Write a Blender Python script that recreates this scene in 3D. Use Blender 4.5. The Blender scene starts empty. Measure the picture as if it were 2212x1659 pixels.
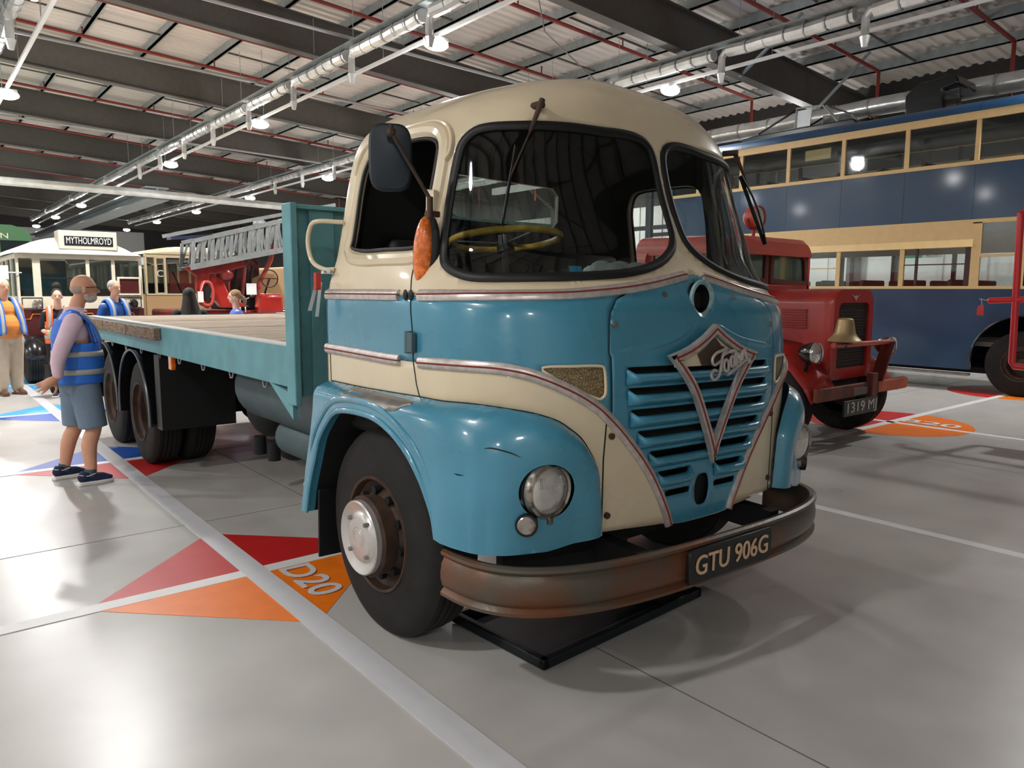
import bpy, bmesh, math, random
import numpy as np
from mathutils import Vector, Matrix
from mathutils.geometry import delaunay_2d_cdt
random.seed(7); np.random.seed(7)
PI = math.pi
scene = bpy.context.scene
COL = scene.collection

# ------------------------------------------------------------------ camera
cam_d = bpy.data.cameras.new('camera'); cam = bpy.data.objects.new('camera', cam_d); COL.objects.link(cam)
cam.matrix_world = Matrix(((0.775063, 0.075152, -0.627398, -2.91), (-0.631867, 0.099252, -0.768695, -2.0),
                           (0.004502, 0.99222, 0.124413, 1.70), (0, 0, 0, 1)))
cam_d.sensor_width = 36; cam_d.lens = 26.155; cam_d.clip_start = .05; cam_d.clip_end = 300
scene.camera = cam
# ------------------------------------------------------------------ world + exposure
w = bpy.data.worlds.new('world'); scene.world = w; w.use_nodes = True
w.node_tree.nodes['Background'].inputs[0].default_value = (.72, .76, .8, 1)
w.node_tree.nodes['Background'].inputs[1].default_value = .05
vs = scene.view_settings
vs.view_transform = 'Standard'; vs.look = 'None'; vs.gamma = 1; vs.use_curve_mapping = False; vs.exposure = 0.22
LAMP_W = 290
# ------------------------------------------------------------------ materials
def srgb(h):
    c = [int(h[i:i+2], 16)/255 for i in (0, 2, 4)]
    return tuple(x/12.92 if x <= .04045 else ((x+.055)/1.055)**2.4 for x in c) + (1,)
MATS = {}
def mat(name, col, rough=.5, metal=0, var=.0, scale=8, coat=0, bump=0, col2=None, bscale=None, emit=0, trans=0, alpha=1, stretch=None, ior=1.45, detail=5, lo=.4, hi=.65, rvar=0):
    if name in MATS: return MATS[name]
    m = bpy.data.materials.new(name); m.use_nodes = True; MATS[name] = m
    nt = m.node_tree; b = nt.nodes['Principled BSDF']; L = nt.links
    c = srgb(col) if isinstance(col, str) else col
    b.inputs['Base Color'].default_value = c
    b.inputs['Roughness'].default_value = rough; b.inputs['Metallic'].default_value = metal
    b.inputs['Coat Weight'].default_value = coat; b.inputs['Coat Roughness'].default_value = .08
    b.inputs['IOR'].default_value = ior
    if trans: b.inputs['Transmission Weight'].default_value = trans
    if alpha < 1: b.inputs['Alpha'].default_value = alpha
    if emit:
        b.inputs['Emission Color'].default_value = c; b.inputs['Emission Strength'].default_value = emit
    if var or bump or col2 or rvar:
        tc = nt.nodes.new('ShaderNodeTexCoord'); mp = nt.nodes.new('ShaderNodeMapping'); L.new(tc.outputs['Object'], mp.inputs[0])
        if stretch: mp.inputs['Scale'].default_value = stretch
        n = nt.nodes.new('ShaderNodeTexNoise'); n.inputs['Scale'].default_value = scale; n.inputs['Detail'].default_value = detail
        L.new(mp.outputs[0], n.inputs['Vector'])
        if var or col2:
            r = nt.nodes.new('ShaderNodeValToRGB'); L.new(n.outputs['Fac'], r.inputs[0])
            r.color_ramp.elements[0].position = lo; r.color_ramp.elements[1].position = hi
            if col2: a, z = c, srgb(col2)
            else: a = tuple(max(0, x*(1-var)) for x in c[:3])+(1,); z = tuple(min(1, x*(1+var)) for x in c[:3])+(1,)
            r.color_ramp.elements[0].color = a; r.color_ramp.elements[1].color = z
            L.new(r.outputs[0], b.inputs['Base Color'])
        if rvar:
            mr = nt.nodes.new('ShaderNodeMapRange'); L.new(n.outputs['Fac'], mr.inputs[0])
            mr.inputs[1].default_value = .3; mr.inputs[2].default_value = .7
            mr.inputs[3].default_value = max(0, rough-rvar); mr.inputs[4].default_value = min(1, rough+rvar); L.new(mr.outputs[0], b.inputs['Roughness'])
        if bump:
            n2 = nt.nodes.new('ShaderNodeTexNoise'); n2.inputs['Scale'].default_value = bscale or scale*4; n2.inputs['Detail'].default_value = 4
            L.new(mp.outputs[0], n2.inputs['Vector'])
            bp = nt.nodes.new('ShaderNodeBump'); bp.inputs['Strength'].default_value = bump; bp.inputs['Distance'].default_value = .01
            L.new(n2.outputs['Fac'], bp.inputs['Height']); L.new(bp.outputs[0], b.inputs['Normal'])
    return m
def glass_mat(name, col, alpha, rough=.03):
    if name in MATS: return MATS[name]
    m = bpy.data.materials.new(name); m.use_nodes = True; MATS[name] = m
    nt = m.node_tree; nt.nodes.clear(); L = nt.links
    o = nt.nodes.new('ShaderNodeOutputMaterial'); mx = nt.nodes.new('ShaderNodeMixShader')
    t = nt.nodes.new('ShaderNodeBsdfTransparent'); t.inputs[0].default_value = col+(1,)
    g = nt.nodes.new('ShaderNodeBsdfGlossy'); g.inputs['Roughness'].default_value = rough; g.inputs['Color'].default_value = (.9, .95, .97, 1)
    f = nt.nodes.new('ShaderNodeLayerWeight'); f.inputs['Blend'].default_value = .25
    mp = nt.nodes.new('ShaderNodeMapRange'); mp.inputs[3].default_value = alpha; mp.inputs[4].default_value = .85
    L.new(f.outputs['Fresnel'], mp.inputs[0]); L.new(mp.outputs[0], mx.inputs[0]); L.new(t.outputs[0], mx.inputs[1]); L.new(g.outputs[0], mx.inputs[2]); L.new(mx.outputs[0], o.inputs[0])
    return m

M_blue = mat('blue_paint', '3f88a3', .3, coat=.8, var=.06, scale=3, rvar=.08)
M_cream = mat('cream_paint', 'd9c9ab', .34, coat=.6, var=.04, scale=4, rvar=.08)
M_flat = mat('flat_blue_paint', '5f969f', .5, var=.10, scale=5, bump=.05)
M_alu = mat('polished_aluminium', 'c9c0bc', .32, metal=.45, var=.12, scale=30)
M_red = mat('red_stripe', '8a2f26', .45)
M_rub = mat('black_rubber', '101214', .5)
M_tyre = mat('tyre_rubber', '171514', .82, var=.25, scale=9, bump=.12, bscale=60)
M_rust = mat('rusty_rim', '35261e', .7, col2='4b3528', scale=12, bump=.15)
M_dark = mat('dark_underbody', '0c0d0f', .75)
M_chrome = mat('chrome', 'd8d8d6', .12, metal=1)
M_chromeold = mat('pitted_chrome', 'a39c94', .25, metal=.9, col2='54463c', scale=30, lo=.5, hi=.72)
M_steel = mat('worn_steel', '8b8784', .4, metal=.7, var=.15, scale=12)
M_int = mat('dark_interior', '1b1d1c', .8, var=.2, scale=4)
M_glassw = glass_mat('windscreen_glass', (.66, .72, .70), .035)
M_glass = glass_mat('window_glass', (.82, .86, .85), .06)
M_wood = mat('weathered_planks', 'b8a692', .8, col2='95836f', scale=5, stretch=(1, 9, 9), bump=.3, bscale=30)
M_wood2 = mat('old_timber', '6f5a4c', .85, col2='93806f', scale=9, stretch=(6, 1, 6), bump=.5)
M_amber = mat('amber_lens', 'ee6f12', .18, coat=1, var=.35, scale=40, bump=.5, bscale=60)
M_white = mat('white_plastic', 'e8e8e6', .4)
M_black = mat('black_paint', '121315', .25, coat=.5)
M_yellow = mat('yellow_tape', 'c09a2c', .45, var=.2, scale=30)
M_lens = mat('lamp_lens', 'd9d7d2', .1, metal=.6, coat=1, bump=.35, bscale=30, var=.12, scale=10)
M_brass = mat('brushed_brass', 'a8916a', .45, metal=.5, var=.1)

# ------------------------------------------------------------------ object helpers
def tag(o, label=None, cat=None, group=None, kind=None):
    if label: o['label'] = label
    if cat: o['category'] = cat
    if group: o['group'] = group
    if kind: o['kind'] = kind
    return o
def empty(name, loc=(0, 0, 0), label=None, cat=None, group=None, rz=0):
    o = bpy.data.objects.new(name, None); COL.objects.link(o); o.location = loc; o.rotation_euler.z = rz
    o.empty_display_size = .2
    return tag(o, label, cat, group)
class B:
    def __init__(s): s.v = []; s.f = []
    def add(s, vs_, fs):
        n = len(s.v); s.v += [tuple(map(float, p)) for p in vs_]; s.f += [tuple(i+n for i in f) for f in fs]; return s
    def box(s, a, b, bev=0):
        x0, y0, z0 = [min(a[i], b[i]) for i in range(3)]; x1, y1, z1 = [max(a[i], b[i]) for i in range(3)]
        return s.add([(x0,y0,z0),(x1,y0,z0),(x1,y1,z0),(x0,y1,z0),(x0,y0,z1),(x1,y0,z1),(x1,y1,z1),(x0,y1,z1)],
                     [(3,2,1,0),(4,5,6,7),(0,1,5,4),(1,2,6,5),(2,3,7,6),(3,0,4,7)])
    def beam(s, p, q, wd, ht, up=(0,0,1)):
        p = Vector(p); q = Vector(q); d = (q-p).normalized(); u = Vector(up)
        if abs(d.dot(u)) > .99: u = Vector((1,0,0))
        r = d.cross(u).normalized(); u = r.cross(d)
        V = [c + r*(sx*wd/2) + u*(sz*ht/2) for c in (p, q) for sx, sz in ((-1,-1),(1,-1),(1,1),(-1,1))]
        return s.add(V, [(3,2,1,0),(4,5,6,7),(0,1,5,4),(1,2,6,5),(2,3,7,6),(3,0,4,7)])
    def tube(s, path, r, n=8, closed=False, cap=True, sx=1, sy=1):
        P = [Vector(p) for p in path]; N = len(P); R = r if isinstance(r, (list, tuple)) else [r]*N
        prev = None; V = []
        for i, p in enumerate(P):
            if closed: t = P[(i+1) % N]-P[i-1]
            else: t = P[min(i+1, N-1)]-P[max(i-1, 0)]
            if t.length < 1e-9: t = Vector((0,0,1))
            t.normalize()
            if prev is None:
                a = Vector((0,0,1)) if abs(t.z) < .9 else Vector((1,0,0)); u = t.cross(a).normalized()
            else: u = (prev - t*prev.dot(t)).normalized()
            prev = u; v = t.cross(u)
            for k in range(n):
                a = 2*PI*k/n; V.append(p + u*(math.cos(a)*R[i]*sx) + v*(math.sin(a)*R[i]*sy))
        F = []
        for i in range(N if closed else N-1):
            j = (i+1) % N
            for k in range(n): F.append((i*n+k, i*n+(k+1) % n, j*n+(k+1) % n, j*n+k))
        if cap and not closed: F += [tuple(range(n-1, -1, -1)), tuple(range((N-1)*n, N*n))]
        return s.add(V, F)
    def cyl(s, p, q, r, r2=None, n=20): return s.tube([p, q], [r, r if r2 is None else r2], n)
    def lathe(s, prof, axis='x', c=(0,0,0), n=40, a0=0, a1=2*PI):
        full = abs(a1-a0-2*PI) < 1e-6; m = n if full else n+1; V = []
        for h, r in prof:
            for k in range(m):
                a = a0+(a1-a0)*k/n; p, q = r*math.cos(a), r*math.sin(a)
                V.append({'x': (c[0]+h, c[1]+p, c[2]+q), 'y': (c[0]+p, c[1]+h, c[2]+q), 'z': (c[0]+p, c[1]+q, c[2]+h)}[axis])
        F = []
        for i in range(len(prof)-1):
            for k in range(n): F.append((i*m+k, i*m+(k+1) % m, (i+1)*m+(k+1) % m, (i+1)*m+k))
        return s.add(V, F)
    def prism(s, poly, axis, a, b):
        n = len(poly)
        def P(p, h): return {'x': (h, p[0], p[1]), 'y': (p[0], h, p[1]), 'z': (p[0], p[1], h)}[axis]
        V = [P(p, a) for p in poly]+[P(p, b) for p in poly]
        return s.add(V, [tuple(range(n)), tuple(range(2*n-1, n-1, -1))]+[(i, i+n, (i+1) % n+n, (i+1) % n) for i in range(n)])
    def ball(s, c, r, n=12, m=8):
        r = (r, r, r) if not isinstance(r, (tuple, list)) else r; V = [(c[0], c[1], c[2]-r[2])]
        for j in range(1, m):
            t = PI*j/m-PI/2
            for k in range(n): a = 2*PI*k/n; V.append((c[0]+r[0]*math.cos(t)*math.cos(a), c[1]+r[1]*math.cos(t)*math.sin(a), c[2]+r[2]*math.sin(t)))
        V.append((c[0], c[1], c[2]+r[2])); F = [(0, 1+(k+1) % n, 1+k) for k in range(n)]
        for j in range(m-2):
            for k in range(n): F.append((1+j*n+k, 1+j*n+(k+1) % n, 1+(j+1)*n+(k+1) % n, 1+(j+1)*n+k))
        t = len(V)-1; F += [(t, 1+(m-2)*n+k, 1+(m-2)*n+(k+1) % n) for k in range(n)]
        return s.add(V, F)
    def obj(s, name, m, parent=None, smooth=True, bevel=0, label=None, cat=None, group=None, kind=None, mw=None, ang=35):
        me = bpy.data.meshes.new(name); me.from_pydata(s.v, [], s.f); me.update()
        bm = bmesh.new(); bm.from_mesh(me); bmesh.ops.recalc_face_normals(bm, faces=bm.faces)
        if smooth:
            for f in bm.faces: f.smooth = True
            for e in bm.edges:
                if len(e.link_faces) == 2 and e.calc_face_angle(0) > math.radians(ang): e.smooth = False
        bm.to_mesh(me); bm.free()
        me.materials.append(m); o = bpy.data.objects.new(name, me); COL.objects.link(o)
        if parent is not None: o.parent = parent
        if mw is not None: o.matrix_local = mw
        if bevel:
            md = o.modifiers.new('bevel', 'BEVEL'); md.width = bevel; md.segments = 2; md.limit_method = 'ANGLE'; md.angle_limit = math.radians(40)
        return tag(o, label, cat, group, kind)
def box(name, a, b, m, parent=None, bevel=0, **k): return B().box(a, b).obj(name, m, parent, smooth=bool(bevel), bevel=bevel, **k)
def text(name, s, size, m, parent, loc, rot, ext=.003, width=None, align='CENTER', mw=None, bold=0):
    cu = bpy.data.curves.new(name, 'FONT'); cu.body = s; cu.size = size; cu.extrude = ext; cu.align_x = align; cu.align_y = 'CENTER'; cu.resolution_u = 4
    cu.offset = bold
    t = bpy.data.objects.new(name, cu); COL.objects.link(t); bpy.context.view_layer.update()
    me = bpy.data.meshes.new_from_object(t); bpy.data.objects.remove(t)
    xs = [v.co.x for v in me.vertices]; wd = max(xs)-min(xs)
    sx = width/wd if width else 1
    for v in me.vertices: v.co.x *= sx
    me.materials.clear(); me.materials.append(m)
    o = bpy.data.objects.new(name, me); COL.objects.link(o)
    if parent is not None: o.parent = parent
    M = Matrix.Translation(loc) @ rot.to_4x4(); o.matrix_local = mw @ M if mw is not None else M
    return o
def R3(x, y, z=None):
    x = Vector(x).normalized(); y = Vector(y); y = (y-x*y.dot(x)).normalized(); z = x.cross(y)
    return Matrix((x, y, z)).transposed()
def cr(pts, n=6, closed=False):
    P = [np.array(p, float) for p in pts]; N = len(P); out = []
    for i in range(N if closed else N-1):
        p0 = P[i-1] if (i > 0 or closed) else P[0]*2-P[1]
        p1 = P[i]; p2 = P[(i+1) % N]
        p3 = P[(i+2) % N] if (i+2 < N or closed) else p2*2-p1
        for k in range(n):
            t = k/n; out.append(.5*((2*p1)+(-p0+p2)*t+(2*p0-5*p1+4*p2-p3)*t*t+(-p0+3*p1-3*p2+p3)*t**3))
    if not closed: out.append(P[-1])
    return [tuple(map(float, p)) for p in out]
def inpoly(P, poly):
    P = np.asarray(P, float); x, y = P[:, 0], P[:, 1]; c = np.zeros(len(P), bool); n = len(poly)
    for i in range(n):
        x1, y1 = poly[i]; x2, y2 = poly[i-1]
        if y1 == y2: continue
        k = ((y1 > y) != (y2 > y)) & (x < (x2-x1)*(y-y1)/(y2-y1)+x1); c ^= k
    return c

# ------------------------------------------------------------------ hall shell
def roofz(x): return 7.6-.06*x
M_floor = bpy.data.materials.new('polished_concrete'); M_floor.use_nodes = True
def floor_nodes(m):
    nt = m.node_tree; b = nt.nodes['Principled BSDF']; L = nt.links
    tc = nt.nodes.new('ShaderNodeTexCoord')
    n1 = nt.nodes.new('ShaderNodeTexNoise'); n1.inputs['Scale'].default_value = .6; n1.inputs['Detail'].default_value = 3
    n2 = nt.nodes.new('ShaderNodeTexNoise'); n2.inputs['Scale'].default_value = 2.5; n2.inputs['Detail'].default_value = 2
    mx = nt.nodes.new('ShaderNodeMath'); mx.operation = 'ADD'
    for n in (n1, n2): L.new(tc.outputs['Object'], n.inputs['Vector'])
    L.new(n1.outputs['Fac'], mx.inputs[0]); L.new(n2.outputs['Fac'], mx.inputs[1])
    r = nt.nodes.new('ShaderNodeValToRGB'); r.color_ramp.elements[0].position = .35; r.color_ramp.elements[1].position = .68
    r.color_ramp.elements[0].color = srgb('a8a5a1'); r.color_ramp.elements[1].color = srgb('bbb8b4')
    dv = nt.nodes.new('ShaderNodeMath'); dv.operation = 'MULTIPLY'; dv.inputs[1].default_value = .5
    L.new(mx.outputs[0], dv.inputs[0]); L.new(dv.outputs[0], r.inputs[0]); L.new(r.outputs[0], b.inputs['Base Color'])
    mr = nt.nodes.new('ShaderNodeMapRange'); mr.inputs[1].default_value = .35; mr.inputs[2].default_value = .65; mr.inputs[3].default_value = .27; mr.inputs[4].default_value = .33
    L.new(n1.outputs['Fac'], mr.inputs[0]); L.new(mr.outputs[0], b.inputs['Roughness'])
    b.inputs['Specular IOR Level'].default_value = .4
floor_nodes(M_floor)
X0, X1, Y0, Y1 = -14., 19.5, -12., 70.
floor = box('floor', (X0, Y0, -.2), (X1, Y1, 0), M_floor, kind='structure')
M_wallw = mat('white_wall_panel', 'c9c9c6', .6, var=.03); M_walld = mat('dark_cladding', '33312f', .7, var=.1)
M_wallg = mat('grey_liner_panel', 'b3aca6', .6, var=.04, scale=1)
wb = box('wall_back', (X0, Y1, 0), (X1, Y1+.2, 9), M_walld, kind='structure')
box('lower_panel', (X0, Y1-.06, 0), (14, Y1-.002, 6.6), M_wallw, wb)
wr = box('wall_right', (X1, Y0, 0), (X1+.2, Y1, 9), M_walld, kind='structure')
box('lower_panel', (X1-.05, Y0, 0), (X1-.002, 32, 4.9), M_wallw, wr)
y = -11
while y < 32:
    box('cladding_rib', (X1-.09, y, 0), (X1-.05, y+.08, 4.9), M_wallw, wr); y += 1.1
box('wall_left', (X0-.2, Y0, 0), (X0, Y1, 9), M_wallw, kind='structure')
box('wall_front', (X0, Y0-.2, 0), (X1, Y0, 9), M_wallw, kind='structure')
# roof: corrugated liner sheets, one per bay, sloping down to the right
M_deck = mat('white_roof_liner', 'd8d0c9', .6, var=.04, scale=.7)
M_beam = mat('dark_roof_steel', '56524d', .6, var=.06); M_purl = mat('galvanised_purlin', '9aa2a3', .45, metal=.3, var=.1, scale=6)
ceil_b = B().add([(X0, Y0, roofz(X0)+1.3), (X1, Y0, roofz(X1)+1.3), (X1, Y1, roofz(X1)+1.3), (X0, Y1, roofz(X0)+1.3),
                  (X0, Y0, roofz(X0)+1.4), (X1, Y0, roofz(X1)+1.4), (X1, Y1, roofz(X1)+1.4), (X0, Y1, roofz(X0)+1.4)],
                 [(3,2,1,0),(4,5,6,7),(0,1,5,4),(1,2,6,5),(2,3,7,6),(3,0,4,7)])
ceil = ceil_b.obj('ceiling', M_deck, smooth=False, kind='structure')
BY = [2.4-6.6, 2.4-13.2, 2.4, 9.0, 15.6, 22.2, 28.8, 35.4, 42., 48.6, 55.2, 61.8, 68.4]
BY = sorted(BY)
for i in range(len(BY)-1):
    b = B(); y = BY[i]; pts = []
    while y < BY[i+1]-.001:
        pts += [(y, 0), (y+.10, 0), (y+.14, .05), (y+.26, .05)]; y += .30
    pts.append((BY[i+1], 0))
    V = []
    for yy, h in pts:
        for x in (X0, X1): V.append((x, min(yy, BY[i+1]), roofz(x)+1.22+h))
    b.add(V, [(2*k, 2*k+1, 2*k+3, 2*k+2) for k in range(len(pts)-1)])
    b.obj('roof_sheet', M_deck, ceil, smooth=False)
for y in BY:
    b = B()
    def sl(x, h): return (x, y, roofz(x)+h)
    for (h, wd, ht) in ((.0, .28, .03), (.85, .28, .03)): b.beam(sl(X0, h), sl(X1, h), wd, ht)
    b.beam(sl(X0, .42), sl(X1, .42), .03, .84)
    if y < 40: b.add([(X1-3.1, y-.11, roofz(X1-3.1)), (X1, y-.11, roofz(X1)-1.5), (X1, y+.11, roofz(X1)-1.5), (X1-3.1, y+.11, roofz(X1-3.1)), (X1-3.1, y, roofz(X1-3.1)), (X1, y, roofz(X1)), (X1, y, roofz(X1)-1.5)], [(0,1,2,3), (4,5,6)])
    b.obj('rafter', M_beam, ceil, smooth=False)
    if y < 40: box('column', (X1-.45, y-.13, 0), (X1-.06, y+.13, roofz(X1)), M_beam, ceil)
x = -13.2
while x < 19:
    z = roofz(x)+.95
    b = B().box((x-.035, Y0, z), (x+.035, Y1, z+.22)); b.box((x-.035, Y0, z), (x+.07, Y1, z+.02))
    b.obj('purlin', M_purl, ceil, smooth=False); x += 1.62
# thin restraint rails between purlins
b = B()
for i in range(len(BY)-1):
    if BY[i] > 30: continue
    for f in (.35, .68):
        y = BY[i]+f*6.6
        for k, x in enumerate(np.arange(-13.2, 18, 1.62)):
            if k % 3 != 1: b.beam((x, y, roofz(x)+1.0), (x+1.62, y, roofz(x+1.62)+1.0), .04, .04)
b.obj('purlin_tie', M_beam, ceil, smooth=False, kind='stuff')
# diagonal braces from purlin to rafter foot on the right
for y in BY:
    if -5 < y < 30:
        for x in (13.0, 16.2):
            B().beam((x, y-1.6, roofz(x)+1.0), (x, y-.05, roofz(x)-.02-.3*(x > 14)), .07, .05).obj('knee_brace', M_purl, ceil, smooth=False)

# red sprinkler pipes
M_pipe = mat('red_pipe', '7e2a22', .45, var=.1)
n = 0; ordn = ['first', 'second', 'third', 'fourth', 'fifth', 'sixth', 'seventh', 'eighth', 'ninth', 'tenth', 'eleventh', 'twelfth', 'thirteenth', 'fourteenth', 'fifteenth', 'sixteenth', 'seventeenth', 'eighteenth', 'nineteenth', 'twentieth']
for i in range(1, 10):
    for f in (.3, .75):
        y = BY[i]+f*6.6; e = empty('sprinkler_pipe', (0, y, 0), 'red sprinkler pipe under the roof, %s back from the camera' % ordn[n], 'pipe', 'red sprinkler pipes'); n += 1
        xe = 16.6
        B().tube([(X0, 0, roofz(X0)+.62), (xe, 0, roofz(xe)+.62), (xe, 0, 5.2)], .045, 8).obj('pipe', M_pipe, e)
        for x in np.arange(-12, 17, 3.3):
            if y < 35:
                B().cyl((x, 0, roofz(x)+.62), (x, 0, roofz(x)+.8), .018, n=6).ball((x, 0, roofz(x)+.82), .03, 6, 4).obj('sprinkler_head', M_pipe, e)
# ---------------- lighting rows
M_duct = mat('clear_foil_duct', 'd9d9d6', .22, metal=.5, var=.10, scale=3, bump=.6, bscale=5)
M_tray = mat('galvanised_tray', 'a9abaa', .4, metal=.4)
M_lamp = mat('lamp_glow', 'f4f8ff', .4, emit=16)
rows = [(-12.4, 2.1, 'added unseen far left'), (-6.5, 1.2, 'added unseen left'), (-.6, 2.1, 'first'), (5.2, 1.35, 'second'), (11.1, .6, 'third'), (16.9, 1.0, 'wall side')]  # both left rows are out of view, added to light the floor there
def lamp(x, y, label, near):
    pw = LAMP_W*(1.5 if -3 < x < 2 else (.8 if x < -3 and y < 0 else (.8 if x < -3 else 1)))
    e = empty('floodlight', (x, y, 6.3), label, 'light', 'ceiling floodlights')
    B().box((-.2, -.15, .0), (.2, .15, .09)).obj('housing', M_white, e, bevel=.02)
    B().ball((0, 0, -.03), (.25, .19, .11), 18, 12).obj('diffuser', M_lamp, e)  # swollen past the housing so its size stands in for glare
    l = bpy.data.lights.new('floodlight_beam', 'AREA'); l.shape = 'DISK'; l.size = .35; l.energy = pw; l.color = (1, .985, .96); l.spread = math.radians(165)
    l2 = bpy.data.lights.new('floodlight_spill', 'POINT'); l2.energy = pw*.34; l2.shadow_soft_size = .18; l2.color = (1, .985, .96)
    lp = bpy.data.objects.new('floodlight_spill', l2); COL.objects.link(lp); lp.parent = e; lp.location = (0, 0, -.22)
    lo = bpy.data.objects.new('floodlight_beam', l); COL.objects.link(lo); lo.parent = e; lo.location = (0, 0, -.13)
def row_name(nm, k): return '%s white floodlight from the camera on the %s lighting row' % (ordn[k], nm)
for x, y0, nm in rows:
    k = 0; yy = y0-8.88
    while yy < (66 if 0 < x < 12 else 40):
        if not (x > -3 and yy < (4 if x < 10 else 0)): lamp(x, yy, row_name(nm, k), yy < 30); k += 1
        yy += 8.88
def trunk(x, y0, y1, nm, zc=6.62, zt=6.42):
    e = empty('duct', (x, 0, 0), nm, 'duct', 'foil wrapped ducts')
    yy = y0; seg = 3.0
    while yy < y1:
        b = B(); ys = np.linspace(yy, min(yy+seg-.35, y1), 7)
        b.tube([(-.42+.015*random.uniform(-1, 1), q, zc+.015*random.uniform(-1, 1)) for q in ys], .125, 10); b.obj('duct_section', M_duct, e)
        if yy < 30:
            b = B()
            for q in np.arange(yy+.1, min(yy+seg-.4, y1), .42): b.lathe([(-.015, .14), (.015, .14), (.015, .125)], 'y', (-.42, q, zc), 10)
            b.obj('duct_band', M_tray, e, kind='stuff')
            q = yy+seg-.2
            B().tube([(-.42, q-.2, zc), (-.42, q-.08, zc), (-.42, q, zc-.1), (-.42, q, zc-.45)], .075, 8).tube([(-.42, q, zc-.42), (-.42, q, zc-.6)], [.095, .05], 8).obj('outlet', M_duct, e)
        yy += seg
    B().box((-.58, y0, zc+.14), (-.26, y1, zc+.17)).obj('cable_tray', M_purl, e, smooth=False)
    r = empty('lighting_rail', (x, 0, 0), 'thin white lighting rail over'+nm.split(' over')[1], 'rail')
    B().box((-.035, y0, zt-.03), (.035, y1, zt+.03)).obj('rail', M_white, r, smooth=False)
    b = B()
    for q in np.arange(y0+1, min(y1, 34), 3.3): b.cyl((0, q, zt), (0, q, roofz(x)+.9), .008, n=4); b.cyl((-.42, q+.5, zc), (-.42, q+.5, roofz(x)+.9), .008, n=4)
    for i_, v_ in enumerate(b.v): b.v[i_] = (v_[0]+x, v_[1], v_[2])
    b.obj('suspension_wire', M_tray, ceil, kind='stuff')
trunk(-.6, 0, 27, 'foil wrapped duct over the left edge of the truck bay')
trunk(5.2, -2, 62, 'foil wrapped duct over the middle of the hall')
trunk(11.1, -4, 60, 'foil wrapped duct over the blue double decker bus')
# pale cross ducts and tray
e = empty('duct', (0, 31, 5.62), 'long silver duct crossing the hall beyond the truck', 'duct', 'foil wrapped ducts')
B().tube([(-12, 0, 0), (5, 0, -.1), (17, 0, -.35)], .16, 10).obj('duct_section', M_duct, e)
for yc, zc in ((26.6, 6.95), (13.0, 7.05), (17.5, 7.0)):
    e = empty('conduit', (0, yc, zc), 'thin silver conduit across the hall %s' % {26.6: 'furthest from the camera', 13.0: 'nearest the camera', 17.5: 'between the other two'}[yc], 'conduit')
    B().tube([(-12, 0, .4), (12, 0, -.25), (16, 0, -.6)], .035, 6).obj('conduit_tube', M_tray, e)
e = empty('duct', (15.6, 0, 6.12), 'silver duct along the right wall behind the blue bus', 'duct', 'foil wrapped ducts')
B().tube([(0, q, .012*math.sin(q*3)) for q in np.arange(-2, 30, .6)], .22, 12).obj('duct_section', M_duct, e)
b = B()
for q in np.arange(-2, 30, .9): b.lathe([(-.02, .235), (.02, .235)], 'y', (0, q, 0), 12)
b.obj('duct_band', M_tray, e, kind='stuff')
e = empty('mezzanine_rail', (15.7, 0, 5.58), 'white horizontal rail under the silver wall duct', 'rail')
B().box((-.1, -2, -.1), (.1, 22, .14)).obj('rail', M_white, e, smooth=False)
e = empty('crane_runway', (5.6, 31.6, 5.62), 'pale twin-flanged runway beam hung over the far buses', 'beam')
B().box((-.45, 0, .2), (.45, 36, .26)).box((-.04, 0, -.2), (.04, 36, .2)).box((-.45, 0, -.26), (.45, 36, -.2)).obj('runway_beam', M_purl, e, smooth=False)

# ---------------- floor markings
M_lw = mat('white_floor_paint', 'd6d5d4', .45, var=.03); M_tapeg = mat('pale_floor_tape', 'c4c4c8', .4, var=.02)
M_fr = mat('red_floor_paint', 'b51f1f', .4, var=.05); M_fo = mat('orange_floor_paint', 'e4720f', .4, var=.04)
M_fb = mat('blue_floor_paint', '2351a6', .4, var=.05); M_flb = mat('light_blue_floor_paint', '4ba0d4', .4)
M_joint = mat('slab_joint', '6f6c69', .8)
def poly(name, pts, m, z=.002, par=floor): return B().prism(pts, 'z', 0.0005, z).obj(name, m, par, smooth=False)
def halfs(cx, cy, r, up, dn, shape):
    if shape == 'd':
        poly('bay_marking', [(cx-r, cy), (cx+r, cy), (cx, cy+r)], up); poly('bay_marking', [(cx-r, cy), (cx, cy-r), (cx+r, cy)], dn)
    else:
        A = [PI*k/24 for k in range(25)]
        poly('bay_marking', [(cx+r*math.cos(a), cy+r*math.sin(a)) for a in A], up); poly('bay_marking', [(cx+r*math.cos(a), cy-r*math.sin(a)) for a in A[::-1]], dn)
halfs(-1.37, 2.35, .90, M_fr, M_fo, 'd'); halfs(-1.37, 6.10, .90, M_fb, M_fr, 'd'); halfs(-1.37, 9.85, .90, M_flb, M_fb, 'd'); halfs(-1.37, 13.6, .90, M_flb, M_flb, 'd')
halfs(7.05, 2.37, .99, M_fr, M_fo, 'c'); halfs(11.75, 2.35, 1.0, M_fr, M_fo, 'c'); halfs(2.65, 6.1, .9, M_fb, M_fr, 'd')
for y in (2.35, 6.10, 9.85, 13.6, 17.35):
    poly('floor_line', [(-9, y-.055), (14, y-.055), (14, y+.055), (-9, y+.055)], M_lw, .0035)
poly('floor_line', [(-1.44, -6), (-1.3, -6), (-1.3, 30), (-1.44, 30)], M_tapeg, .005)
for x in (2.62, 7.1, 11.85): poly('floor_line', [(x-.05, -6), (x+.05, -6), (x+.05, 30), (x-.05, 30)], M_lw, .0035)
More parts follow.
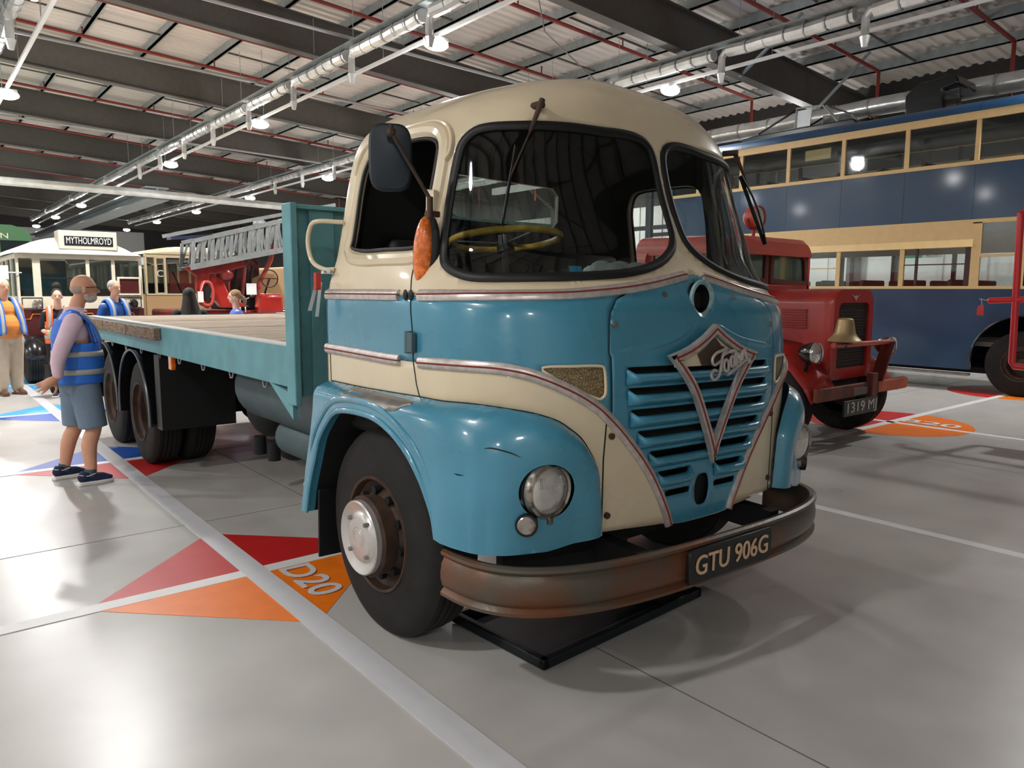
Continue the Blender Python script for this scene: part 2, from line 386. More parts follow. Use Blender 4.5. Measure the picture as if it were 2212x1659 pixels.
for x in (-6.2, -.45, 5.2): poly('floor_joint', [(x-.004, Y0), (x+.004, Y0), (x+.004, 60), (x-.004, 60)], M_joint, .001)
for y in (-2.4, 3.55, 9.5): poly('floor_joint', [(X0, y-.004), (X1, y-.004), (X1, y+.004), (X0, y+.004)], M_joint, .001)
RZ = Matrix.Rotation(-PI/2, 3, 'Z')
text('bay_number', 'D20', .27, M_tapeg, floor, (-1.17, 2.02, .007), RZ, .001, width=.52, bold=.004)
text('bay_number', 'B20', .36, M_lw, floor, (7.36, 1.97, .007), RZ, .001, width=.72, bold=.008)

# ================================================================== flatbed truck
TH = math.radians(1.2); PV = Vector((-1.19, 0, 1.0))
LEAN = Matrix.Translation(PV) @ Matrix.Rotation(TH, 4, 'Y') @ Matrix.Translation(-PV)   # the old springs sag to one side
truck = empty('flatbed_truck', (0, 0, 0), 'blue and cream vintage flatbed lorry with cream rounded cab and wooden deck', 'truck')
ZK=[.30,.50,.90,1.22,1.62,1.75,1.85,2.0,2.2,2.4,2.523,2.627,2.71,2.773,2.817,2.86]
WK=[1.15,1.15,1.155,1.16,1.168,1.144,1.111,1.08,1.046,1.002,.937,.802,.622,.418,.248,.0]
FK=[.13,.125,.12,.12,.15,.20,.26,.335,.42,.478,.505,.54,.622,.746,.883,1.02]
NK=[3.5,3.5,3.5,3.5,3.4,3.0,3.0,3.3,3.6,3.7,3.7,3.6,3.4,3.2,3.0,2.9]
def pch(xs, ys, x):
    xs=np.array(xs);ys=np.array(ys);h=np.diff(xs);dl=np.diff(ys)/h
    m=np.zeros(len(xs));m[0]=dl[0];m[-1]=dl[-1]
    for i in range(1,len(xs)-1):
        if dl[i-1]*dl[i]>0:
            w1=2*h[i]+h[i-1];w2=h[i]+2*h[i-1];m[i]=(w1+w2)/(w1/dl[i-1]+w2/dl[i])
    i=min(max(int(np.searchsorted(xs,x))-1,0),len(h)-1);t=(x-xs[i])/h[i]
    return (2*t**3-3*t*t+1)*ys[i]+(t**3-2*t*t+t)*h[i]*m[i]+(-2*t**3+3*t*t)*ys[i+1]+(t**3-t*t)*h[i]*m[i+1]
class Surf:
    """cab surface S(u, z): u runs round the section (0 front centre, +-1 rear corners)"""
    def __init__(s, off, YB, z0=.30, z1=2.86):
        s.zs = np.concatenate([np.arange(z0, 2.5, .01), np.arange(2.5, z1-.0001, .0025), [z1]]); s.us = np.linspace(-1, 1, 801)
        tab = np.zeros((len(s.zs), 801, 3))
        for i, z in enumerate(s.zs):
            wd = pch(ZK, WK, z)+off; f = pch(ZK, FK, z)-off; n = pch(ZK, NK, z); wd = max(wd, .001)
            yb = min(f+1.0, YB-.05); t = np.linspace(0, PI/2, 300)
            X = np.append(wd*np.sin(t)**(2/n), wd); Y = np.append(yb-(yb-f)*np.cos(t)**(2/n), YB)
            a = np.append(0, np.cumsum(np.hypot(np.diff(X), np.diff(Y)))); a /= a[-1]
            uu = np.abs(s.us); x = np.interp(uu, a, X)
            tab[i, :, 0] = np.where(s.us >= 0, x, -x); tab[i, :, 1] = np.interp(uu, a, Y); tab[i, :, 2] = z
        # soften the join of corner and side
        du = np.gradient(tab, axis=1); dz = np.gradient(tab, s.zs, axis=0)
        k = np.ones(9)/9
        for c in range(3): du[:, :, c] = np.apply_along_axis(lambda q: np.convolve(np.pad(q, 4, 'edge'), k, 'valid'), 1, du[:, :, c])
        nn = np.cross(du, dz); nn /= np.linalg.norm(nn, axis=2, keepdims=True)+1e-12
        s.tab = tab; s.nrm = nn
    def ev(s, P, off=0):
        P = np.atleast_2d(np.asarray(P, float)); u = np.clip(P[:, 0], -1, 1); z = np.clip(P[:, 1], s.zs[0], s.zs[-1])
        fu = (u+1)*400; iu = np.clip(fu.astype(int), 0, 799); fu = (fu-iu)[:, None]
        iz = np.clip(np.searchsorted(s.zs, z, 'right')-1, 0, len(s.zs)-2); fz = ((z-s.zs[iz])/(s.zs[iz+1]-s.zs[iz]))[:, None]
        def g(T): return (T[iz, iu]*(1-fu)+T[iz, iu+1]*fu)*(1-fz)+(T[iz+1, iu]*(1-fu)+T[iz+1, iu+1]*fu)*fz
        n = g(s.nrm); n /= np.linalg.norm(n, axis=1, keepdims=True)+1e-12
        o = np.asarray(off, float); o = o[:, None] if o.ndim else o
        return g(s.tab)+n*o
SF = Surf(0, 1.72); SO = Surf(.11, 1.95)
K = 2.6   # metres per unit u, for triangulation
def dens(poly_, step=.035, closed=True):
    out = []; n = len(poly_)
    for i in range(n if closed else n-1):
        a = np.array(poly_[i], float); b = np.array(poly_[(i+1) % n], float); d = math.hypot((b[0]-a[0])*K, b[1]-a[1]); m = max(1, int(math.ceil(d/step)))
        for k in range(m): out.append(tuple(a+(b-a)*k/m))
    if not closed: out.append(tuple(poly_[-1]))
    return out
def patch(name, outline, m, parent, holes=(), surf=SF, off=0., step=.035, thick=.012, label=None, extra=(), mw=LEAN, mirror=False, smooth=True, ang=50):
    """a panel of the body skin cut to an outline given in (u, z), with window holes"""
    O = dens(outline, step); H = [dens(h, step) for h in holes]
    if mirror: O = [(-a, b) for a, b in O][::-1]; H = [[(-a, b) for a, b in h][::-1] for h in H]; extra = [(-a, b) for a, b in extra]
    A = np.array(O); u0, z0 = A.min(0); u1, z1 = A.max(0)
    G = []; nz = max(2, int((z1-z0)/step)+1); nu = max(2, int((u1-u0)*K/step)+1)
    gu, gz = np.meshgrid(np.linspace(u0, u1, nu+1)[:-1]+(u1-u0)/nu/2, np.linspace(z0, z1, nz+1)[:-1]+(z1-z0)/nz/2)
    G = np.c_[gu.ravel(), gz.ravel()]; k = inpoly(G, O)
    for h in H: k &= ~inpoly(G, h)
    G = G[k]
    allb = np.array(O+[p for h in H for p in h])
    if len(G):
        d = np.full(len(G), 9.)
        for q in allb: d = np.minimum(d, np.hypot((G[:, 0]-q[0])*K, G[:, 1]-q[1]))
        G = G[d > step*.35]
    pts = [Vector((a*K, b)) for a, b in O]; ed = [(i, (i+1) % len(O)) for i in range(len(O))]
    for h in H:
        n0 = len(pts); pts += [Vector((a*K, b)) for a, b in h]; ed += [(n0+i, n0+(i+1) % len(h)) for i in range(len(h))]
    pts += [Vector((a*K, b)) for a, b in G]+[Vector((a*K, b)) for a, b in extra]
    nb = len(O)+sum(len(h) for h in H)
    V, _, Fc, ov, *_r = delaunay_2d_cdt(pts, ed, [], 0, 1e-6)
    V = np.array([(v[0]/K, v[1]) for v in V]); F = [f for f in Fc if len(f) == 3]; inner = [all(i >= nb for i in q) for q in ov]
    C = np.array([V[list(f)].mean(0) for f in F]); k = inpoly(C, O)
    for h in H: k &= ~inpoly(C, h)
    F = [tuple(f) for f, q in zip(F, k) if q or any(inner[i] for i in f)]
    o_ = off(V) if callable(off) else off
    P = surf.ev(V, o_) if not isinstance(surf, type(lambda: 0)) else surf(V)
    b = B().add(P, F); ob = b.obj(name, m, parent, mw=mw, label=label, ang=ang, smooth=smooth)
    me = ob.data; 
    # make normals point outward
    c0 = Vector(P.mean(0)); 
    s_ = sum((p.normal.dot(Vector((p.center.x, p.center.y-1.0, (p.center.z-1.6)*.6))) for p in me.polygons))
    if s_ < 0: me.flip_normals()
    if thick:
        md = ob.modifiers.new('solid', 'SOLIDIFY'); md.thickness = thick; md.offset = -1
    return ob
def along(name, path, m, parent, wd=.03, h=.012, surf=SF, off=0., mirror=False, closed=False, prof=None, label=None, step=.03, mw=LEAN, taper=0):
    """a moulding that follows the body surface along a (u, z) path"""
    pth = dens(path, step, closed)
    if mirror: pth = [(-a, b) for a, b in pth]
    P = surf.ev(pth, off); P2 = surf.ev(pth, off+.02); N = P2-P; N /= np.linalg.norm(N, axis=1, keepdims=True)
    prof = prof or [(-.5, -.3), (-.5, .35), (-.3, .85), (0, 1), (.3, .85), (.5, .35), (.5, -.3)]
    n = len(P); V = []; T = np.zeros_like(P)
    for i in range(n):
        a, b = (P[i-1], P[(i+1) % n]) if closed else (P[max(i-1, 0)], P[min(i+1, n-1)])
        t = b-a; t /= np.linalg.norm(t)+1e-12; S = np.cross(N[i], t); S /= np.linalg.norm(S)+1e-12
        k = 1
        if taper and not closed:
            d = min(i, n-1-i); k = min(1, (d+.4)/taper)
        for q, r in prof: V.append(P[i]+S*q*wd*k+N[i]*r*h*k)
    q = len(prof); F = []
    for i in range(n if closed else n-1):
        j = (i+1) % n
        for k in range(q-1): F.append((i*q+k, i*q+k+1, j*q+k+1, j*q+k))
        F.append((i*q+q-1, i*q, j*q, j*q+q-1))
    if not closed: F += [tuple(range(q)), tuple(range((n-1)*q, n*q))[::-1]]
    return B().add(V, F).obj(name, m, parent, mw=mw, label=label)
RED = [(-.5, -.2), (-.5, .6), (0, 1), (.5, .6), (.5, -.2)]
def trim(path, parent, wd=.052, **k):
    a = along('moulding', path, M_alu, parent, wd=wd, h=.016, **k)
    along('moulding_stripe', path, M_red, a, wd=.011, h=.021, mw=Matrix(), **k)
    return a
WS = cr([(-0.547,2.3323),(-0.535,2.3828),(-0.5077,2.4257),(-0.471,2.4412),(-0.4163,2.4466),(-0.3516,2.4534),(-0.2789,2.4601),(-0.1915,2.4649),(-0.1354,2.473),(-0.0801,2.4726),(-0.0414,2.4535),(-0.0197,2.4151),(-0.0107,2.3556),(-0.0087,2.2608),(-0.0083,2.1658),(-0.009,2.0691),(-0.0123,1.9851),(-0.0253,1.9291),(-0.048,1.8863),(-0.0854,1.842),(-0.1374,1.804),(-0.2048,1.7756),(-0.2769,1.7603),(-0.3489,1.7505),(-0.449,1.7429),(-0.503,1.7443),(-0.5397,1.7647),(-0.565,1.7973),(-0.5764,1.841),(-0.5777,1.9238),(-0.573,2.0186),(-0.5637,2.1468),(-0.555,2.2552)], 3, True)
DW = cr([(-0.925,1.9136),(-0.9266,1.9587),(-0.9253,2.106),(-0.9239,2.2535),(-0.9139,2.3327),(-0.8899,2.3957),(-0.8366,2.4177),(-0.6991,2.4149),(-0.6498,2.4083),(-0.6197,2.3917),(-0.6037,2.357),(-0.6031,2.3035),(-0.6104,2.1862),(-0.6197,2.0895),(-0.6331,1.9672),(-0.6438,1.9128),(-0.6658,1.8903),(-0.7645,1.8917),(-0.86,1.893)], 3, True)
def inset(P, d):
    c = np.array(P); n = len(c); out = []
    ar = sum(c[i-1][0]*c[i][1]-c[i][0]*c[i-1][1] for i in range(n)); sg = 1 if ar > 0 else -1
    for i in range(n):
        t = c[(i+1) % n]-c[i-1]; t = t*np.array([K, 1]); t /= np.linalg.norm(t)+1e-9
        out.append((c[i][0]-sg*t[1]*d/K, c[i][1]+sg*t[0]*d))
    return out
BELT = cr([(-.999,1.677),(-0.8839,1.6774),(-0.7658,1.6782),(-0.6558,1.6782),(-0.571,1.6793),(-0.4743,1.6818),(-0.3522,1.6905),(-0.2822,1.7044),(-0.2001,1.7273),(-0.1161,1.7597),(-0.045,1.79),(0,1.803)], 3)
MID = cr([(-.999,1.392),(-0.8793,1.3873),(-0.7625,1.3822),(-0.6584,1.3817),(-0.5757,1.3864),(-0.5103,1.3883),(-0.4576,1.3868),(-0.4183,1.3753),(-0.3849,1.3544),(-0.3462,1.3168),(-0.3102,1.2732),(-0.2769,1.2217),(-0.2542,1.1737),(-0.2308,1.1201),(-0.2041,1.0515),(-0.1768,0.9789),(-0.1494,0.8929),(-0.1241,0.7959),(-0.1041,0.707),(-0.0941,0.6513)], 3)
FBB = [(-0.999,1.2181),(-0.8486,1.2177),(-0.7105,1.2245),(-0.6291,1.2294),(-0.5584,1.2296),(-0.4823,1.2346),(-0.4083,1.2175),(-0.3602,1.1842),(-0.3349,1.1464),(-0.3135,1.1036),(-0.2969,1.0464),(-0.2815,0.9763),(-0.2742,0.8825),(-0.2708,0.7842),(-0.2688,0.6604)]
DF = -.652
DOORF = [(-0.5764,2.2849),(-0.5811,2.2073),(-0.6044,2.1458),(-0.6111,2.0167),(-0.6311,1.928),(-0.6524,1.7988),(-0.6524,1.683)]
GUT = cr([(-.955,2.30),(-.952,2.38),(-.93,2.45),(-.87,2.475),(-0.76,2.482),(-0.6671,2.484),(-0.6217,2.478),(-0.5831,2.4453),(-0.5644,2.3886),(-0.5637,2.322),(-0.5764,2.2849)], 3)
# cream upper shell -------------------------------------------------
mir = lambda P: [(-a, b) for a, b in P]
upper = BELT+mir(BELT)[::-1][1:]+[(1, 2.859), (-1, 2.859)]
body = patch('cab_shell', upper, M_cream, truck, [WS, mir(WS)[::-1], DW, mir(DW)[::-1]], step=.03)
body.modifiers['solid'].thickness = .02
# crown closing strip follows from the section collapsing on the centre line
# blue band ---------------------------------------------------------
ub = lambda P, a, b: [p for p in P if a <= p[0] <= b]
NOSEU = .2555
nose_l = [(-0.1995,1.722),(-0.2348,1.6755),(-0.2502,1.6207),(-0.2535,1.5617),(-0.2555,1.4537),(-0.2515,1.4339),(-0.2482,1.2247),(-.2482,1.165)]
blue_side = ub(BELT, -1, -.2)+nose_l[1:]+[p for p in MID if p[0] < -.2482][::-1]
VENT = cr([(-0.378,1.393),(-0.3235,1.3995),(-0.276,1.3995),(-0.2655,1.3867),(-0.2625,1.332),(-0.2625,1.283),(-0.2682,1.2651),(-0.2782,1.2622),(-0.3149,1.2978),(-0.3556,1.3484)], 3, True)
for mrr in (False, True):
    p = patch('side_panel', blue_side, M_blue, truck, [VENT], mirror=mrr)
    patch('vent_mesh', inset(VENT, -.004), mat('vent_gauze', 'a8946c', .5, metal=.3, col2='5a4c36', scale=260, detail=0, lo=.42, hi=.55), p, off=-.008, mirror=mrr, thick=0, mw=Matrix(), label='gold wire gauze')
    along('vent_frame', VENT, M_cream, p, wd=.012, h=.006, closed=True, mirror=mrr, mw=Matrix())
    cream_low = [p_ for p_ in MID]+[(-0.1134,0.6607),(-0.2088,0.6755),(-0.2622,0.6812),(-0.2688,0.6604)]+FBB[::-1][1:]
    # tucked a little behind the wing so that no gap opens
    cream_low = [q for q in MID]+[(-0.1134,0.6627),(-0.2088,0.6775),(-0.2888,0.6812),(-.30,.80),(-.31,.98),(-.34,1.09),(-.38,1.165),(-.45,1.20),(-.999,1.195)]
    patch('flash_panel', cream_low, M_cream, truck, mirror=mrr)
    trim([q for q in BELT if q[0] > -.648][:-1] if False else [q for q in BELT if -.648 < q[0] < -.018], truck, mirror=mrr, off=.002)
    trim([q for q in BELT if q[0] < -.665], truck, mirror=mrr, off=.004)
    trim([q for q in MID if q[0] > -.654], truck, wd=.05, mirror=mrr, off=.002)
    trim([q for q in MID if q[0] < -.66], truck, wd=.05, mirror=mrr, off=.004)
    # windscreen
    gsk = along('windscreen_rubber', inset(WS, .016), M_rub, truck, wd=.042, h=.014, closed=True, mirror=mrr)
    patch('windscreen', inset(WS, .02), M_glassw, truck, off=-.004, mirror=mrr, thick=0)
    # door: gutter, shut line, window rubber
    along('drip_gutter', GUT, M_cream, truck, wd=.022, h=.02, mirror=mrr, off=.002)
    GUT2 = inset(DW, -.045)
    along('window_surround', GUT2, M_cream, truck, wd=.07, h=.022, closed=True, mirror=mrr, prof=[(-.5,-.1),(-.35,.6),(0,1),(.35,.6),(.5,-.1)])
    along('window_rubber', inset(DW, .004), M_rub, truck, wd=.02, h=.012, closed=True, mirror=mrr)
    along('door_gap', cr(DOORF, 4)+[(DF,1.62),(-.648,1.51),(-.6478,1.3857),(-0.639,1.2833),(-0.6291,1.225)], M_dark, truck, wd=.005, h=.003, mirror=mrr, off=.0005, prof=RED)
    along('door_gap', [(-.985, 1.19), (-.985, 1.37)], M_dark, truck, wd=.005, h=.003, mirror=mrr, off=.0005, prof=RED)
    along('panel_gap', nose_l, M_dark, truck, wd=.006, h=.003, mirror=mrr, off=.0005, prof=RED)
    along('panel_gap', [(-.2582,1.185),(-.263,1.0),(-.2625,.80),(-.262,.682)], M_dark, truck, wd=.006, h=.003, mirror=mrr, off=.0005, prof=RED)
    along('panel_bead', cr([(-0.2548,1.4537),(-0.1601,1.4772),(-0.0967,1.5082),(-0.044,1.5599),(-0.0133,1.603)], 4), M_blue, truck, wd=.03, h=.008, mirror=mrr, taper=6)
    for sc in [(-0.2435,1.5707),(-0.1117,1.7037)]:
        P = SF.ev([sc], .0)[0]; P2 = SF.ev([sc], .01)[0]
        if mrr: P[0] *= -1; P2[0] *= -1
        B().tube([tuple(P), tuple(P2)], .014, 12).obj('panel_screw', M_chromeold, truck, mw=LEAN)
    for sc in [(-0.2482,1.0986),(-0.2522,0.7523)]:
        P = SF.ev([sc], .0)[0]; P2 = SF.ev([sc], .012)[0]
        if mrr: P[0] *= -1; P2[0] *= -1
        B().tube([tuple(P), tuple(P2)], .014, 12).obj('panel_screw', M_rust, truck, mw=LEAN)

# nose panel with the louvred grille --------------------------------
ztop = [1.390, 1.300, 1.205, 1.108, 1.010, .912, .817]; zbot = [1.302, 1.210, 1.115, 1.018, .925, .832, .655]
wo = [.218, .215, .208, .189, .158, .134, .110]; wi = [0, 0, 0, 0, 0, .036, .037]
def rrect(u0, u1, z0, z1, r=.014):
    out = []
    for cx, cz, a0 in ((u1, z1, 0), (u0, z1, 90), (u0, z0, 180), (u1, z0, 270)):
        sx = -1 if cx == u1 else 1; sz = -1 if cz == z1 else 1
        for k in range(4):
            a = math.radians(a0+30*k); out.append((cx+sx*r/K+r/K*math.cos(a), cz+sz*r+r*math.sin(a)))
    return out
holes = []; louv = []
for i in range(7):
    spans = [(-wo[i], wo[i])] if wi[i] == 0 else [(-wo[i], -wi[i]), (wi[i], wo[i])]
    for a, b in spans:
        if i < 6: holes.append(rrect(a, b, zbot[i]+.010, ztop[i])); louv.append((a, b, zbot[i]+.010, ztop[i]))
        else: holes.append(rrect(a, b, ztop[i]-.03, ztop[i])); 
CRK = [(.0+.0155*math.cos(a)*abs(math.cos(a))**-.4*1.5 if abs(math.cos(a)) > 1e-3 else 0, .787+.077*math.sin(a)) for a in np.linspace(0, 2*PI, 25)[:-1]]
HOLE = [(-.002+.076/K*1.15*math.cos(a), 1.692+.076*math.sin(a)) for a in np.linspace(0, 2*PI, 29)[:-1]]
rightMID = mir(MID)
noseO = ub(BELT, -.2, 1)+[(-a, b) for a, b in ub(BELT, -.2, 1)][::-1][1:]+mir(nose_l)[1:]+[q for q in rightMID if q[0] < .2482]+[(.05, .643), (0, .642), (-.05, .643)]+[q for q in MID if q[0] > -.2482][::-1]+nose_l[::-1][:-1]
nose = patch('grille_panel', noseO, M_blue, truck, holes+[CRK, HOLE], step=.022, off=.003, thick=.008)
def louver(a, b, z0, z1, slot=.036, bulge=.034):
    V = []; nu = 28; nz = 9; F = []
    zt = z1-slot
    for i in range(nu+1):
        s_ = i/nu; u = a+(b-a)*s_; e = min(s_, 1-s_)*(b-a)*K/.05; e = min(1, e); e = math.sqrt(max(0, 1-(1-e)**2))
        for j in range(nz+1):
            t = j/nz
            z = z0+(zt-z0)*min(1, t/.85); prof = math.sin(min(1, t/.6)*PI/2)**1.0
            d = bulge*prof*e
            if t > .7: d = bulge*e*math.cos((t-.7)/.3*PI/2)*1.0-.022*(t-.7)/.3; z += .008*math.sin((t-.7)/.3*PI)
            zz = z+(slot-.004)*(1-e)*min(1, t/.85)
            V.append((u, zz, d+.001))
    P = SF.ev([(v[0], v[1]) for v in V], np.array([v[2] for v in V])+.003)
    for i in range(nu):
        for j in range(nz): k = i*(nz+1)+j; F.append((k, k+nz+1, k+nz+2, k+1))
    return B().add(P, F)
for i, q in enumerate(louv):
    o = louver(*q).obj('grille_louvre', M_blue, truck, mw=LEAN, ang=80)
    md = o.modifiers.new('s', 'SOLIDIFY'); md.thickness = .004
# dark radiator chamber behind the louvres
b = B(); g = [(u, z) for z in np.linspace(.66, 1.42, 8) for u in np.linspace(-.24, .24, 13)]
P = SF.ev(g, -.10); b.add(P, [(i*13+j, i*13+j+1, (i+1)*13+j+1, (i+1)*13+j) for i in range(7) for j in range(12)]); b.obj('radiator_core', M_dark, truck, mw=LEAN)
# headlamp hole in the nose: broken mounting ring
P = SF.ev([(-.002, 1.692)], 0)[0]
B().lathe([(.0, .088), (-.014, .086), (-.014, .072), (.0, .066)], 'y', tuple(P), 32).obj('lamp_mount_ring', mat('scraped_blue', '6f9ca4', .5, col2='a9b9b8', scale=30), truck, mw=LEAN)
B().lathe([(-.005, .072), (.12, .070), (.12, 0.0001)], 'y', tuple(P), 24).obj('lamp_socket', M_dark, truck, mw=LEAN, label='black open lamp socket')
P = SF.ev([(0, .787)], 0)[0]; box('crank_socket', (P[0]-.07, P[1]+.03, .69), (P[0]+.07, P[1]+.05, .88), M_dark, truck, mw=LEAN)
# kite shaped badge --------------------------------------------------
yB = .055
kite = [(-.335, 1.437), (-.20, 1.474), (-.09, 1.522), (0, 1.575), (.09, 1.522), (.20, 1.474), (.335, 1.437), (.255, 1.362), (.175, 1.27), (.105, 1.15), (.045, 1.03), (0, .925), (-.045, 1.03), (-.105, 1.15), (-.175, 1.27), (-.255, 1.362)]
corner = [0, 3, 6, 11]
def kitepath():
    out = []
    for a, b_ in ((0, 3), (3, 6), (6, 11), (11, 16)):
        seg = [kite[i % 16] for i in range(a, b_+1)]; out += cr(seg, 4)[:-1]
    return out
KP = kitepath()
def yk(x, z): return float(SF.ev([(x/2.35, z)], 0)[0][1])-.055
def kin(P, d):
    c = np.array(P); n = len(c); out = []
    for i in range(n):
        t1 = c[i]-c[i-1]; t2 = c[(i+1) % n]-c[i]; t1 /= np.linalg.norm(t1); t2 /= np.linalg.norm(t2)
        n1 = np.array([t1[1], -t1[0]]); n2 = np.array([t2[1], -t2[0]]); m = n1+n2; m /= np.linalg.norm(m); k = min(6, 1/max(.16, m.dot(n1)))
        out.append(tuple(c[i]+m*d*k))
    return out
def kring(d0, d1, h0, h1):
    A = kin(KP, d0); C = kin(KP, d1); n = len(A); V = []
    for (x, z), h in [(p, h0) for p in A]+[(p, h1) for p in A]+[(p, h1) for p in C]+[(p, h0) for p in C]: V.append((x, yk(x, z)-h, z))
    F = []
    for r in range(3):
        for i in range(n): j = (i+1) % n; F.append((r*n+i, r*n+j, (r+1)*n+j, (r+1)*n+i))
    return B().add(V, F)
badge = kring(0, .037, -.014, .012).obj('kite_badge_frame', M_alu, truck, mw=LEAN, ang=30)
kring(.014, .022, 0, .015).obj('badge_stripe', M_red, badge, ang=30)
A = [p for p in kin(KP, .042) if p[1] > 1.385]
A = sorted(A, key=lambda p: p[0])
A = [(A[0][0]-.0, 1.385)]+A+[(A[-1][0], 1.385)]
B().add([(x, yk(x, z)+.012, z) for x, z in A]+[(x, yk(x, z)+.02, z) for x, z in A], [tuple(range(len(A)))]).obj('badge_backing', M_cream, badge)
hx = [(-.10, 1.385), (-.13, 1.44), (-.06, 1.475), (0, 1.52), (.05, 1.475), (.11, 1.455), (.13, 1.43), (.10, 1.385)]
B().add([(x, yk(x, z)+.006, z) for x, z in hx], [tuple(range(len(hx)))]).obj('badge_patch', mat('bare_bronze', '4a3b31', .6), badge)
def cb(px, py): return ((px-1085)*.000385, 1.437-(py-(870-.034*(px-195)))*.000272)
script = [[(1010,1120),(960,1105),(905,1170),(920,1240),(980,1265),(1050,1210),(1090,1100),(1110,960),(1140,850),(1180,790),(1220,755)],
 [(1200,745),(1130,775),(1010,820),(935,900),(930,980),(975,1020),(1040,985),(1130,930)],
 [(1150,850),(1250,805),(1400,780),(1385,900),(1375,1020),(1420,1010)],
 [(1205+48*math.cos(t), 1030-100*math.sin(t)) for t in np.linspace(0, 2*PI, 14)],
 [(1332+42*math.cos(t), 965-88*math.sin(t)) for t in np.linspace(0, 2*PI, 14)],
 [(1430,950),(1470,910),(1470,840),(1440,830),(1415,890),(1425,975),(1490,965)],
 [(1500,960),(1525,860),(1550,790),(1590,770),(1610,800),(1625,880),(1660,930)],
 [(1530,950),(1550,870),(1580,800)],
 [(1225,1195),(1420,1070),(1640,935),(1690,985),(1710,950),(1660,925)]]
b = B()
for st in script:
    pts = cr(st, 4); b.tube([(cb(*p)[0], yk(*cb(*p))-.022, cb(*p)[1]) for p in pts], .0072, 8)
b.obj('badge_lettering', M_alu, badge, label='silver script lettering reading Foden')

# front wings ---------------------------------------------------------
ARCH = [(-0.9453,0.4875),(-0.9313,0.6344),(-0.9033,0.8079),(-0.8839,0.9248),(-0.8519,1.0216),(-0.8232,1.0829),(-0.7859,1.111),(-0.7245,1.1204),(-0.6771,1.1126),(-0.6364,1.0824),(-0.6037,1.0404),(-0.573,0.9793),(-0.549,0.9045),(-0.535,0.8436),(-0.5197,0.7559),(-0.5123,0.66)]
BOT = [(-0.501,0.6531),(-0.4797,0.6503),(-0.4203,0.6483),(-0.3809,0.6511),(-0.3389,0.6547),(-0.2949,0.6771)]
REAR = [(-0.9713,0.4752),(-0.9593,0.5859),(-0.946,0.7343),(-0.9239,0.9141),(-0.9086,1.0669),(-0.9043,1.1553),(-0.9046,1.2081)]
FB = [(-0.9046,1.2181),(-0.7925,1.2177),(-0.6751,1.2245),(-0.6051,1.2294),(-0.5404,1.2296),(-0.4643,1.2346),(-0.3776,1.2175),(-0.3249,1.1842),(-0.2989,1.1464),(-0.2775,1.1036),(-0.2615,1.0464),(-0.2468,0.9763),(-0.2408,0.8825),(-0.2375,0.7842),(-0.2348,0.6904)]
FB = cr(FB, 4)
FBd = np.array(dens(FB, .006, False))
def wing_off(V):
    V = np.asarray(V); U = -np.abs(V[:, 0]); d = np.full(len(V), 9.)
    for q in FBd: d = np.minimum(d, np.hypot((U-q[0])*2.9, V[:, 1]-q[1]))
    R = np.interp(U, [-.9, -.62, -.5, -.38, -.3, -.25], [.075, .085, .16, .21, .15, .10])
    k = np.clip(d/R, 0, 1); k = np.where(k < .18, k*3.18, np.sqrt(1-(1-k)**2))
    front = np.interp(U, [-.56, -.49, -.44, -.40, -.36, -.30, -.24], [0, .018, .036, .022, -.012, -.04, -.03])*np.clip((1.16-V[:, 1])/.28, 0, 1)
    return -.105*(1-k)+front*k
hlu, hlz = -.3385, .905
HLH = [(hlu-.002+.113/2.9*math.cos(a)*1.08, hlz+.113*math.sin(a)) for a in np.linspace(0, 2*PI, 33)[:-1]]
wingO = cr(ARCH, 3)+BOT+FB[::-1]+REAR[::-1]
ex = []
fb_in = cr(FB, 2)
for d in (.004, .011, .022, .04, .065):
    for i in range(1, len(fb_in)-1):
        t = np.array(fb_in[i+1])-np.array(fb_in[i-1]); t *= (K, 1); t /= np.linalg.norm(t)
        q = (fb_in[i][0]+t[1]*d/K, fb_in[i][1]-t[0]*d)
        ex.append(q)
ex = [p for p, k in zip(ex, inpoly(np.array(ex), wingO)) if k]
hd = np.array([min(math.hypot((p[0]-h[0])*K, p[1]-h[1]) for h in HLH+ARCH) for p in ex]); ex = [p for p, k in zip(ex, hd) if k > .015]
